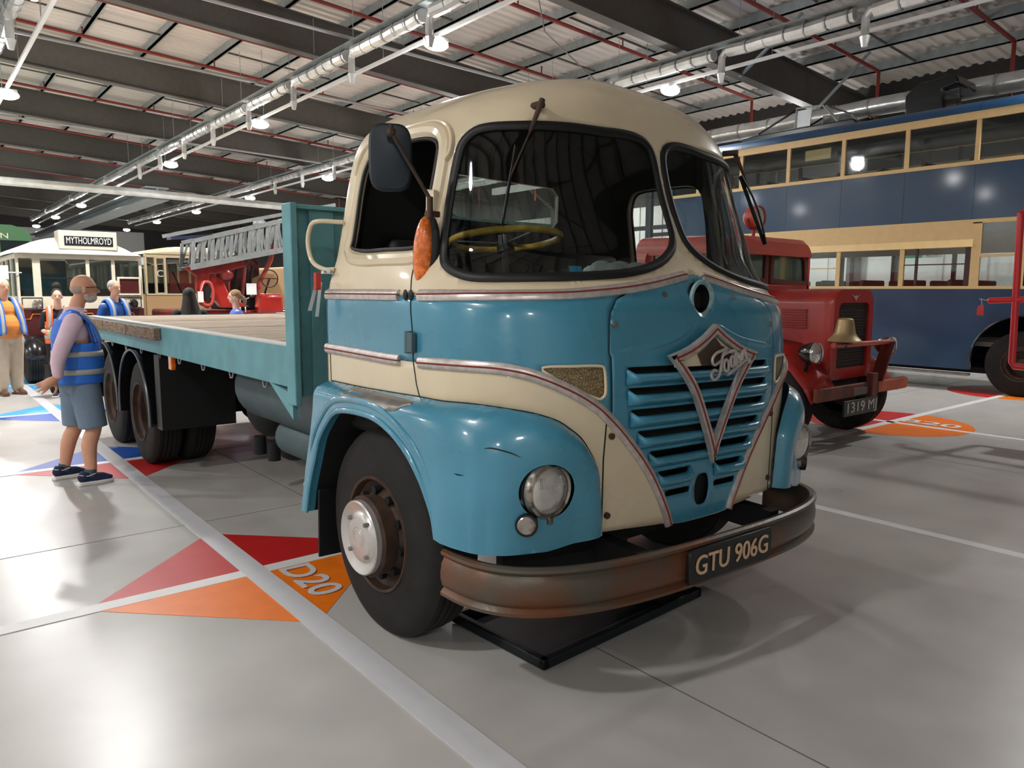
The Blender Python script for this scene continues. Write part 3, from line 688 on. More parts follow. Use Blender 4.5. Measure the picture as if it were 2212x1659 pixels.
for mrr in (False, True):
    wg = patch('front_wing', wingO, M_blue, truck, [HLH], surf=SO, off=wing_off, step=.024, extra=ex, mirror=mrr, thick=0, ang=179)
    along('wing_gap', FB, M_dark, wg, wd=.006, h=.003, surf=SO, off=-.104, mirror=mrr, mw=Matrix(), prof=RED)
    along('wing_bead', cr(ARCH, 3), M_blue, wg, wd=.03, h=.012, surf=SO, mirror=mrr, mw=Matrix())
    A2 = [(a, b) for a, b in cr(ARCH[3:], 3)]
    # raised rib just outside the arch
    rib = [(q[0], q[1]) for q in inset(cr(ARCH, 3)+[(-.73, .6)], -.055)[:-1]][6:-3]
    along('wing_rib', rib, M_blue, wg, wd=.03, h=.010, surf=SO, mirror=mrr, mw=Matrix(), taper=5)
    s_ = 1 if mrr else -1
    # arch return and black liner
    A3 = SO.ev([(-s_*q[0]*-1 if False else (q[0] if not mrr else -q[0]), q[1]) for q in cr(ARCH, 3)], -.003); n = len(A3)
    V = [tuple(p) for p in A3]+[(p[0]-s_*.045, p[1], p[2]) for p in A3]
    B().add(V, [(i, i+1, n+i+1, n+i) for i in range(n-1)]).obj('arch_lip', M_blue, wg, ang=80)
    V = [(p[0]-s_*.045, p[1], p[2]) for p in A3]+[(p[0]-s_*.60, p[1], p[2]+.0) for p in A3]
    bb = B().add(V, [(i, i+1, n+i+1, n+i) for i in range(n-1)])
    bb.add([(s_*.62, p[1], p[2]) for p in A3], [tuple(range(n))])
    bb.obj('arch_liner', M_dark, wg, ang=80)
    B().box((s_*1.22, 1.72, .24), (s_*.93, 1.735, .62)).obj('mudflap', M_rub, wg, bevel=.004)
    # headlight
    H = SO.ev([(s_*.334, hlz)], 0)[0]; hy = .158; c = (s_*.945, 0, hlz)
    B().lathe([(hy+.035, .118), (hy+.16, .115), (hy+.22, .08), (hy+.22, .0001)], 'y', c, 36).obj('headlight_bowl', M_black, wg)
    hd_ = B().lathe([(hy+.05, .112), (hy+.012, .116), (hy-.004, .113), (hy-.010, .104), (hy-.004, .096), (hy+.01, .094)], 'y', c, 40).obj('headlight', M_chromeold, wg)
    B().lathe([(hy+.004, .096), (hy-.006, .085), (hy-.014, .06), (hy-.02, .03), (hy-.021, .0001)], 'y', c, 36).obj('headlight_lens', M_lens, hd_, label='fluted glass lens')
    bb = B()
    for q in range(-7, 8): bb.beam((c[0]+q*.009, hy-.013-.008*(1-abs(q)/8), hlz+.02), (c[0]+q*.009, hy-.010, hlz+.062), .002, .003)
    bb.obj('lens_flute', M_chrome, hd_, kind='stuff')
    B().box((c[0]-.012, hy-.01, hlz-.135), (c[0]+.012, hy+.02, hlz-.105)).obj('rim_clamp', M_chromeold, hd_, bevel=.003)
    # side lamp
    q = SO.ev([(s_*.3709, .7768)], wing_off([(.3709, .7768)]))[0]; q2 = SO.ev([(s_*.3709, .7768)], wing_off([(.3709, .7768)])+.02)[0]; nrm = Vector(q2-q).normalized(); q = Vector(q)+nrm*.012
    sl_ = B().tube([q-nrm*.03, q+nrm*.010], [.047, .046], 28).obj('side_lamp', M_rub, wg)
    B().tube([q+nrm*.009, q+nrm*.014], [.039, .034], 24).obj('side_lamp_reflector', mat('rusty_reflector', 'aba6a0', .25, metal=.8, col2='6b4632', scale=25), sl_)
# bare metal scuff plate on the driver side wing top
sc = patch('scuff_plate', cr([(-.8025,1.216),(-.70,1.217),(-.592,1.216),(-.605,1.19),(-.628,1.166),(-.70,1.160),(-.79,1.166),(-.806,1.19)], 3, True), M_steel, truck, surf=SO, off=lambda V: wing_off(V)+.004, step=.02, thick=.004, label='bare dull metal scuff plate')
# scratches
def lambda_w(P_): return float(np.mean(wing_off(P_)))+.003
for P_ in ([(-.435,1.075),(-.42,1.082),(-.395,1.068),(-.38,1.050)], [(-.475,.965),(-.468,.962),(-.458,.963)]):
    along('paint_scratch', cr(P_, 3), M_dark, truck, wd=.005, h=.0015, surf=SO, off=lambda_w(P_), prof=RED, taper=3)

# amber side indicator, hinges, mirror, grab handle
b = B(); P = SF.ev([(-.614, 1.865)], .03)[0]
b.ball((0, 0, 0), (.04, .05, .155), 16, 14); o = b.obj('indicator_lens', M_amber, truck, mw=LEAN @ Matrix.Translation(P) @ Matrix.Rotation(.12, 4, 'X') @ Matrix.Rotation(.5, 4, 'Z'), label='amber indicator lens')
P2 = SF.ev([(-.607, 1.86)], .012)[0]
B().ball((0, 0, 0), (.025, .056, .168), 16, 14).obj('indicator_base', M_rub, truck, mw=LEAN @ Matrix.Translation(P2) @ Matrix.Rotation(.12, 4, 'X') @ Matrix.Rotation(.5, 4, 'Z'))
for mrr in (-1, 1):
    for u, z, m_ in ((.6125, 2.10, M_cream), (.655, 1.47, mat('old_hinge', '4a6168', .6))):
        P = SF.ev([(mrr*u, z)], .015)[0]
        h = B().cyl((P[0], P[1], P[2]-.05), (P[0], P[1], P[2]+.05), .016, n=12).box((P[0]-.012, P[1]-.05, P[2]-.045), (P[0]+.012, P[1], P[2]+.045)).obj('door_hinge', m_, truck, mw=LEAN, bevel=.003)
    # grab handle behind the door
    X = mrr*1.17
    B().tube(cr([(mrr*1.08, 1.70, 2.06), (X*1.02, 1.78, 2.06), (X*1.03, 1.84, 2.02), (X*1.03, 1.86, 1.94), (X*1.02, 1.83, 1.85), (X, 1.74, 1.81), (mrr*1.13, 1.70, 1.81)], 5), .0125, 10).obj('grab_handle', M_cream, truck, mw=LEAN)
    if mrr > 0: continue
    # mirror
    cx, cy, cz = mrr*1.285, .80, 2.248
    head = []
    for t in np.linspace(0, 2*PI, 33)[:-1]:
        c_, s2 = math.cos(t), math.sin(t); head.append((.090*math.copysign(abs(c_)**.55, c_), .138*math.copysign(abs(s2)**.55, s2)))
    mm = Matrix.Translation((cx, cy, cz)) @ Matrix.Rotation(mrr*.5, 4, 'Z')
    b = B(); n = len(head)
    V = [(x*.97, .018, z*.97) for x, z in head]+[(x, .010, z) for x, z in head]+[(x, -.008, z) for x, z in head]+[(x*.9, -.02, z*.92) for x, z in head]+[(x*.5, -.028, z*.5) for x, z in head]
    F = [tuple(range(n))]+[(r*n+i, r*n+(i+1) % n, (r+1)*n+(i+1) % n, (r+1)*n+i) for r in range(4) for i in range(n)]+[tuple(range(5*n-1, 4*n-1, -1))]
    mir_ = b.add(V, F).obj('door_mirror', mat('navy_mirror_shell', '16222b', .4), truck, mw=mm, label='dark rounded mirror head')
    a0 = Vector((mrr*1.345, .735, 2.335)); a1 = Vector((mrr*1.185, .69, 2.08))
    B().tube([a0+Vector((0, 0, .03)), a0, a1], .0085, 8).ball(tuple(a0), .02, 8, 6).obj('mirror_arm', M_rust, truck, mw=LEAN, label='rusty mirror arm')
    B().box((mrr*1.125, .70, 2.01), (mrr*1.19, .72, 2.035)).cyl((mrr*1.185, .69, 2.0), (mrr*1.185, .69, 2.09), .013).obj('mirror_bracket', M_rust, truck, mw=LEAN, bevel=.004)
# red and white padlock tag on the handle
B().cyl((-1.13, 1.74, 1.80), (-1.17, 1.69, 1.80), .012).box((-1.19, 1.71, 1.785), (-1.13, 1.735, 1.80)).obj('door_lever', M_chrome, truck, mw=LEAN)
e = empty('tag_ribbon', (-1.2, 1.72, 1.79), 'small red and white tag tied to the cab door handle', 'tag')
B().box((-.02, -.02, -.09), (.01, .01, 0)).obj('red_tie', mat('tag_red', 'b8332e', .5), e, bevel=.004)
B().add([(-.01, 0, -.03), (.015, .01, -.03), (-.03, .02, -.2), (-.055, .015, -.2), (0, -.015, -.05), (.02, -.01, -.05), (-.01, -.02, -.23), (-.03, -.02, -.23)], [(0,1,2,3), (4,5,6,7)]).obj('white_strip', M_white, e)

# wipers
def wiper(u, z, arm, blade, par=truck, so=0):
    P = SF.ev([(u, z)], .015)[0]; P = Vector(P)
    q = Vector(SF.ev([arm], .03+so)[0]); e1 = Vector(SF.ev([blade[0]], .014+so)[0]); e2 = Vector(SF.ev([blade[1]], .014+so)[0])
    B().tube([P-Vector((0, .03, 0)) , P+Vector((0, .03, 0))], .018, 12).tube([P+Vector((0, -.03, .02)), (P+Vector((0, -.03, 0))).lerp(q, .38)], [.014, .008], 8).tube([P+Vector((0, -.03, 0)), q], .0045, 6).obj('wiper_arm', M_rust, par, mw=LEAN)
    B().tube([e1, e1.lerp(q, .5)+(q-e1.lerp(e2, .5))*.3, q, e2.lerp(q, .5)+(q-e1.lerp(e2, .5))*.3, e2], .0055, 6).beam(tuple(e1), tuple(e2), .004, .022).obj('wiper_blade', M_rub, par, mw=LEAN)
wiper(-.367, 2.52, (-.425, 2.18), ((-.412, 2.33), (-.443, 1.98)))
P = Vector((.82, .60, 2.53)); q = Vector((1.01, .55, 2.22))
B().tube([P+Vector((-.03, .06, 0)), P+Vector((0, -.02, 0))], .016, 10).tube([P, P.lerp(q, .4)], [.014, .008], 8).tube([P, q], .0045, 6).obj('wiper_arm', M_rust, truck, mw=LEAN)
B().tube([(.84, .56, 2.40), (.93, .545, 2.30), tuple(q), (1.04, .535, 2.13), (1.08, .53, 2.03)], .006, 6).beam((.84, .57, 2.40), (1.08, .54, 2.03), .006, .024).obj('wiper_blade', M_rub, truck, mw=LEAN)
B().tube([tuple(Vector(SF.ev([(-.02, 2.82)], 0)[0])), (-.08, 1.25, 3.15), (-.14, 1.30, 3.5)], .004, 6).obj('aerial', M_steel, truck, mw=LEAN)
# mark the pale cover inside the cab, dashboard, steering wheel, seats
def ring_sec(z, yb=1.69):
    return [(x, z) for x in ()]
zs_ = [1.0, 1.3, 1.6, 1.75, 1.9, 2.1, 2.3, 2.45, 2.55, 2.65, 2.74, 2.80, 2.84]
half = [(pch(ZK, WK, z)-.015, z) for z in zs_]
outl = [(-x, z) for x, z in half[::-1]]+half
rw = [(-.44+.05, 2.395), (.40, 2.395), (.45, 2.35), (.45, 2.18), (.40, 2.135), (-.40, 2.135), (-.45, 2.18), (-.45, 2.35)]
def flat_hole(name, O, H, y0, y1, m, parent, mw=None):
    pts = [Vector(p) for p in O]+[Vector(p) for p in H]; n, h = len(O), len(H)
    ed = [(i, (i+1) % n) for i in range(n)]+[(n+i, n+(i+1) % h) for i in range(h)]
    V, _, Fc, *_r = delaunay_2d_cdt(pts, ed, [], 0, 1e-6)
    C = [(sum(V[i][0] for i in f)/3, sum(V[i][1] for i in f)/3) for f in Fc]
    k = inpoly(np.array(C), O) & ~inpoly(np.array(C), H); F = [tuple(f) for f, q in zip(Fc, k) if q]
    o = B().add([(v[0], y0, v[1]) for v in V], F).obj(name, m, parent, smooth=False, mw=mw)
    md = o.modifiers.new('s', 'SOLIDIFY'); md.thickness = abs(y1-y0); return o
flat_hole('cab_back', outl, rw, 1.70, 1.72, M_cream, truck, LEAN)
flat_hole('cab_back_lining', outl, rw, 1.68, 1.69, M_int, truck, LEAN)
B().prism(rw, 'y', 1.70, 1.705).obj('rear_window', M_glass, truck, mw=LEAN)
lin = ub(BELT, -1, 0)
up2 = [(a, b-.02) for a, b in BELT]+[(-a, b-.02) for a, b in BELT][::-1][1:]+[(1, 2.855), (-1, 2.855)]
patch('headlining', up2, M_int, truck, [inset(WS, -.012), inset(mir(WS)[::-1], -.012), inset(DW, -.012), inset(mir(DW)[::-1], -.012)], off=-.035, step=.06, thick=0)
b = B(); g = [(u, z) for z in (1.0, 1.35, 1.74) for u in np.linspace(-1, 1, 61)]
P = SF.ev(g, -.04); b.add(P, [(i*61+j, i*61+j+1, (i+1)*61+j+1, (i+1)*61+j) for i in range(2) for j in range(60)]); b.obj('cab_lining', M_int, truck, mw=LEAN)
B().add([tuple(p) for p in SF.ev([(u, 1.66) for u in np.linspace(-.62, .62, 41)], -.03)]+[(1.0, 1.0, 1.66), (-1.0, 1.0, 1.66)], [tuple(range(43))]).obj('dashboard', M_int, truck, mw=LEAN)
box('cab_floor_blocker', (-1.1, .55, .98), (1.1, 1.7, 1.02), M_dark, truck, mw=LEAN)  # dark closure added so no light shows through the cab underside
for sx, wd in ((-.62, .26), (.62, .26)):
    s1 = B().box((sx-wd, 1.2, 1.35), (sx+wd, 1.62, 1.52)).obj('cab_seat', mat('seat_vinyl', '23211f', .6), truck, mw=LEAN, bevel=.04)
    B().box((sx-wd, 1.52, 1.5), (sx+wd, 1.64, 1.98)).obj('seat_back', MATS['seat_vinyl'], s1, bevel=.04)
B().ball((0, 1.1, 1.35), (.42, .62, .5), 20, 14).obj('engine_cover', M_int, truck, mw=LEAN)
SWM = Matrix.Translation((-.57, .95, 1.965)) @ Matrix.Rotation(-.13, 4, 'X')
b = B(); b.tube([(.275*math.cos(a), .275*math.sin(a), 0) for a in np.linspace(0, 2*PI, 49)[:-1]], .0165, 10, closed=True)
sw = b.obj('steering_wheel', M_yellow, truck, mw=LEAN @ SWM, label='steering wheel bound in yellow tape')
b = B()
for k in range(3): a = 2*PI*k/3+.5; b.beam((0, 0, -.02), (.24*math.cos(a), .24*math.sin(a), 0), .03, .008)
b.cyl((0, 0, -.06), (0, 0, .02), .045); b.cyl((0, 0, -.05), (0, .1, -.5), .02); b.obj('wheel_spoke', M_black, sw)
b = B()
for k in range(26): b.ball((random.uniform(-.35, .36), .50+random.uniform(-.05, .1), 1.80+random.uniform(0, .035)), (.06, .05, .036), 8, 6)
b.obj('crumpled_sheet', mat('crumpled_white_sheet', 'b9c0c0', .8), truck, mw=LEAN, label='crumpled pale sheet on the dashboard')
e = empty('sticker', (0, 0, 0), 'small light blue sticker low on the inside of the windscreen', 'sticker')
patch('sticker_face', [(-.318, 1.785), (-.292, 1.785), (-.292, 1.822), (-.318, 1.822)], mat('sticker_blue', '3f9fd0', .5), e, off=-.008, thick=0)

# bumper ---------------------------------------------------------------
def bpath():
    pts = []
    for t in np.linspace(-PI/2, PI/2, 61):
        s_, c_ = math.sin(t), math.cos(t); X = 1.20*math.copysign(abs(s_)**(2/3.0), s_); Y = .52-.56*abs(c_)**(2/3.0); pts.append((X, Y))
    return pts
prof = [(-.01, .222), (.012, .226), (.026, .218), (.028, .204), (.016, .192), (.010, .184), (.022, .160), (.028, .120), (.027, .085), (.018, .050), (.010, .040), (.018, .032), (.028, .020), (.026, .004), (.010, -.004), (-.01, -.002), (-.014, .01), (-.014, .215)]
BP = bpath(); V = []; n = len(BP)
for i, (x, y) in enumerate(BP):
    a = BP[max(0, i-1)]; c = BP[min(n-1, i+1)]; t = Vector((c[0]-a[0], c[1]-a[1])); t.normalize(); nx, ny = t.y, -t.x
    for d, z in prof: V.append((x+nx*d, y+ny*d, .418+z*.90))
q = len(prof); F = [(i*q+k, i*q+(k+1) % q, (i+1)*q+(k+1) % q, (i+1)*q+k) for i in range(n-1) for k in range(q)]+[tuple(range(q)), tuple(range((n-1)*q, n*q))]
M_bump = mat('rusted_bumper', '5a544a', .38, metal=.35, col2='6e4630', scale=2.6, detail=9, bump=.15, bscale=40, lo=.42, hi=.6)
bumper = B().add(V, F).obj('front_bumper', M_bump, truck, mw=LEAN, label='rusty steel front bumper')
for X in (-.86, -.30, .50, .95):
    yb_ = min(BP, key=lambda p: abs(p[0]-X))[1]
    B().tube([(X, yb_-.0, .51), (X, yb_-.014, .51)], [.013, .008], 10).obj('bumper_bolt', M_chromeold, bumper)
xs = (-.30, .37); pm = .035
pl_c = Vector(((xs[0]+xs[1])/2, -.060, .505))
rr = []
for cx, cz, a0 in ((.32, .078, 0), (-.32, .078, 90), (-.32, -.078, 180), (.32, -.078, 270)):
    for k in range(4):
        a = math.radians(a0+30*k); rr.append((cx-math.copysign(.03, cx)+.03*math.cos(a), cz-math.copysign(.03, cz)+.03*math.sin(a)))
pt = B().prism([(x-.02, z) for x, z in rr], 'y', -.006, .012).obj('number_plate', mat('plate_black', '17191c', .35), bumper, mw=Matrix.Translation((0, -.082, .522)), bevel=.003)
text('plate_lettering', 'GTU 906G', .125, mat('plate_cream', 'd6b491', .5), pt, (-.02, -.010, 0), R3((1, 0, 0), (0, 0, 1)), .002, width=.56, bold=.0008)
for X in (-.5, .5): B().beam((X, .03, .52), (X, .9, .55), .07, .12).obj('bumper_bracket', M_dark, truck)

B().box((-1.08, .30, .44), (-.32, .34, .80)).box((-.9, .3, .70), (.9, .5, .78)).obj('shade_panel', M_dark, truck, smooth=False)  # dark panels added for the shade between wing and bumper
B().box((.40, .55, .44), (.95, .60, .80)).obj('shade_panel', M_dark, truck, smooth=False)  # added dark panel for shade on the other side
# number plate etc done; wheels ---------------------------------------
def tyre_prof(xo, wd, R, rim, s_):
    # xo outer face, s_ = outward direction
    P = [(0, rim), (.004, rim+.02), (.0, rim+.06), (-.0, R*.72), (-.006, R*.86), (-.02, R*.95), (-.045, R*.99)]
    P = [(xo+s_*h-0, r) for h, r in P]
    x = .05
    while x < wd-.06:
        P += [(xo-s_*x, R), (xo-s_*(x+.028), R), (xo-s_*(x+.030), R-.012), (xo-s_*(x+.038), R-.012)]; x += .04
    P += [(xo-s_*(wd-.04), R*.99), (xo-s_*(wd-.01), R*.94), (xo-s_*wd, R*.8), (xo-s_*wd, rim)]
    return P
def wheel(y, xo, s_, front, R=.515, par=truck):
    e = B().lathe(tyre_prof(xo, .27, R, .275, s_), 'x', (0, y, R-.004), 72).obj('wheel', M_tyre, par, ang=40)
    rimp = [(.0, .29), (.012, .285), (.008, .272), (-.03, .265), (-.045, .24), (-.05, .22)]
    if front: rimp += [(-.02, .20), (-.005, .185)]
    else: rimp += [(-.17, .20), (-.175, .10)]
    rimp += [(rimp[-1][0], .0001)]
    B().lathe([(xo+s_*h, r) for h, r in rimp], 'x', (0, y, R-.004), 48).obj('wheel_rim', M_rust, e)
    if front:
        for k in range(10): a = 2*PI*k/10+.2; B().tube([(xo-s_*.03, y+.212*math.cos(a), R+.212*math.sin(a)), (xo+s_*-.0, y+.212*math.cos(a), R+.212*math.sin(a))], .021, 12).obj('rim_hole', M_dark, e)
        B().lathe([(xo-s_*.01, .195), (xo+s_*.06, .200), (xo+s_*.075, .190), (xo+s_*.07, .175)], 'x', (0, y, R-.004), 40).obj('hub_flange', M_rust, e)
        hc = B().lathe([(xo+s_*h, r) for h, r in ((.07, .182), (.098, .182), (.104, .176), (.098, .162), (.082, .140), (.080, .128), (.094, .116), (.10, .095), (.104, .05), (.105, .0001))], 'x', (0, y, R-.004), 48).obj('hub_cap', mat('hub_aluminium', 'c9c5c2', .32, metal=.55, var=.06), e)
        for k in range(4):
            a = PI/4+PI/2*k; yy, zz = y+.112*math.cos(a), R+.112*math.sin(a)
            B().tube([(xo+s_*.088, yy, zz), (xo+s_*.112, yy, zz)], .011, 6).obj('hub_bolt', M_steel, hc)
        bb = B()
        for rr_ in (.035, .05): bb.tube([(xo+s_*.1045, y+rr_*math.cos(a), R+rr_*math.sin(a)) for a in np.linspace(0, 2*PI, 25)[:-1]], .0016, 5, closed=True)
        bb.obj('hub_emblem', M_alu, hc)
    else:
        bb = B().lathe([(xo-s_*.175, .10), (xo-s_*.10, .09), (xo-s_*.09, .0001)], 'x', (0, y, R-.004), 24)
        for k in range(8): a = 2*PI*k/8; bb.tube([(xo-s_*.175, y+.14*math.cos(a), R+.14*math.sin(a)), (xo-s_*.15, y+.14*math.cos(a), R+.14*math.sin(a))], .015, 6)
        bb.obj('wheel_hub', M_rust, e)
    return e
for s_ in (-1, 1):
    wheel(1.16, s_*1.185, s_, True)
    for y in (5.85, 7.15):
        wheel(y, s_*1.185, s_, False); wheel(y, s_*.875, s_, False)
box('front_axle', (-.9, 1.08, .42), (.9, 1.24, .6), M_dark, truck)
for y in (5.85, 7.15):
    B().cyl((-.9, y, .51), (.9, y, .51), .09).ball((0, y, .51), .22, 14, 10).obj('rear_axle', M_dark, truck)
# chassis
for s_ in (-1, 1):
    box('chassis_rail', (s_*.42, .5, .72), (s_*.5, 8.0, .95), mat('chassis_blue_grey', '44646b', .55), truck)
for y in (2.6, 4.2, 5.2, 6.5, 7.8): box('cross_member', (-.42, y, .76), (.42, y+.1, .9), M_dark, truck)
box('engine_light_blocker', (-.38, .35, .62), (.38, 1.6, 1.3), M_dark, truck)  # dark engine shape added to stop light showing through underneath
box('sump_light_blocker', (-.25, .6, .38), (.25, 1.4, .62), M_dark, truck)  # lower dark shape added to stop light in the same way
M_tank = mat('grimy_tank', '354b50', .5, var=.15, scale=4)
B().cyl((-.78, 1.95, .98), (-.78, 3.6, .98), .25, n=28).obj('fuel_tank', M_tank, truck, bevel=.02)
B().cyl((-.80, 1.95, .66), (-.80, 3.1, .66), .13, n=24).obj('air_tank', M_tank, truck, bevel=.02)
B().ball((-.62, 3.9, .74), (.2, .28, .24)).obj('brake_reservoir', M_dark, truck)
B().ball((-.45, 3.9, .40), (.14, .2, .12)).obj('gearbox', M_dark, truck)
for y in (3.7, 4.0): B().cyl((-.7, y, .35), (-.7, y, .5), .05, n=12).obj('air_valve', M_dark, truck)
# step by the arch
box('cab_step', (-1.24, 1.80, .60), (-1.0, 1.90, .63), M_flat, truck, bevel=.005)
# rear mudguards
for s_ in (-1, 1):
    for y in (5.85, 7.15):
        A = [(.60*math.cos(a), .60*math.sin(a)) for a in np.linspace(-.12, PI+.12, 25)]
        V = [(s_*1.24, y+p, .52+r) for p, r in A]+[(s_*.60, y+p, .52+r) for p, r in A]+[(s_*.60, y+p*.985, .52+r*.985) for p, r in A]+[(s_*1.24, y+p*.985, .52+r*.985) for p, r in A]
        n = len(A); mg = B().add(V, [(i+k*n, i+1+k*n, i+1+((k+1) % 4)*n, i+((k+1) % 4)*n) for k in range(4) for i in range(n-1)]).obj('rear_mudguard', mat('black_mudguard', '0b0c0e', .25, coat=.4), truck, ang=60)
        B().tube([(s_*1.24, y+p, .52+r) for p, r in A], .012, 6).obj('mudguard_edge', mat('worn_edge', '55595d', .3, metal=.4), mg)
    box('mudguard_front', (s_*1.2, 5.0, .45), (s_*.55, 5.17, 1.12), mat('box_dark', '0b0c0d', .5), truck)
# flat deck ------------------------------------------------------------
yk_ = 2.14; k = 0
while yk_ < 8.05:
    wdt = random.choice((.26, .28, .30)); B().box((-1.17, yk_+.004, 1.335+random.uniform(-.003, .003)), (1.17, min(8.10, yk_+wdt-.006), 1.372+random.uniform(-.004, .004))).obj('plank', M_wood, truck, smooth=True, bevel=.004); yk_ += wdt
for s_ in (-1, 1):
    box('side_rail', (s_*1.20, 2.10, 1.135), (s_*1.172, 8.12, 1.375), M_flat, truck, bevel=.004)
    box('rail_flange', (s_*1.20, 2.16, 1.375), (s_*1.11, 8.12, 1.384), mat('pale_worn_edge', 'b9bcb8', .5), truck)
    for y in np.arange(2.5, 7.9, .62):
        B().tube([(s_*1.19, y, 1.135), (s_*1.19, y+.02, 1.10), (s_*1.19, y+.06, 1.095), (s_*1.19, y+.08, 1.135)], .006, 6).obj('rope_hook', M_steel, truck)
    B().add([(s_*1.20, 2.10, 1.10), (s_*1.20, 2.45, 1.14), (s_*1.172, 2.45, 1.14), (s_*1.172, 2.10, 1.10), (s_*1.20, 2.10, .95), (s_*1.172, 2.10, .95)], [(0,1,4), (3,5,2), (0,4,5,3), (1,2,5,4), (0,3,2,1)]).obj('corner_gusset', M_flat, truck, smooth=False)
box('rear_rail', (-1.2, 8.10, 1.15), (1.2, 8.13, 1.375), M_flat, truck)
for a, b_ in ((4.88, 5.9), (5.93, 6.95), (6.98, 8.0)):
    box('rubbing_timber', (-1.262, a, 1.262), (-1.202, b_, 1.368), M_wood2, truck, bevel=.008)
for y in np.arange(2.6, 8, .75): box('deck_bearer', (-1.16, y, 1.14), (1.16, y+.08, 1.33), mat('chassis_blue_grey', '44646b', .55), truck)
box('side_marker', (-1.19, 4.66, 1.02), (-1.15, 4.74, 1.14), M_amber, truck, bevel=.006)
# headboard
hb = box('headboard', (-1.18, 2.10, 1.08), (1.18, 2.125, 2.16), M_flat, truck)
for s_ in (-1, 1): box('headboard_post', (s_*1.215, 2.02, 1.04), (s_*1.175, 2.14, 2.18), M_flat, hb, bevel=.006)
box('headboard_top', (-1.18, 2.04, 2.15), (1.18, 2.14, 2.175), M_flat, hb, bevel=.004)
box('headboard_inner_post', (-1.08, 2.07, 1.08), (-.93, 2.10, 2.15), M_flat, hb, bevel=.004)
for z in (1.14, 1.25, 1.36, 1.5, 1.65, 1.8, 1.95, 2.09):
    for x in (-1.145, -.86): B().tube([(x, 2.10, z), (x, 2.088, z)], [.016, .008], 8).obj('rivet', M_flat, hb)
for x in (-.5, 0, .5): box('headboard_stiffener', (x-.05, 2.125, 1.38), (x+.05, 2.16, 2.15), M_flat, hb)

# drip tray under the nose
M_traym = mat('black_plastic_tray', '0d141a', .45)
e = empty('drip_tray', (-.20, .72, 0), 'shallow black drip tray on the floor under the truck bumper', 'tray')
e.rotation_euler.z = math.radians(3)
B().box((-.60, -.32, .004), (.60, .32, .014)).obj('tray_base', M_traym, e)
for a, c in (((-.62, -.34), (.62, -.30)), ((-.62, .30), (.62, .34)), ((-.62, -.34), (-.58, .34)), ((.58, -.34), (.62, .34))):
    B().box((a[0], a[1], .004), (c[0], c[1], .055)).obj('tray_side', M_traym, e, bevel=.008)
# black end plugs of the mouldings beside the door gap
for u, z, sgn in ((-.6655, 1.678, 1), (-.648, 1.678, -1)):
    P = SF.ev([(u, z)], .008)[0]
    B().ball(tuple(P), (.008, .018, .025), 10, 8).obj('moulding_plug', M_rub, truck, mw=LEAN)

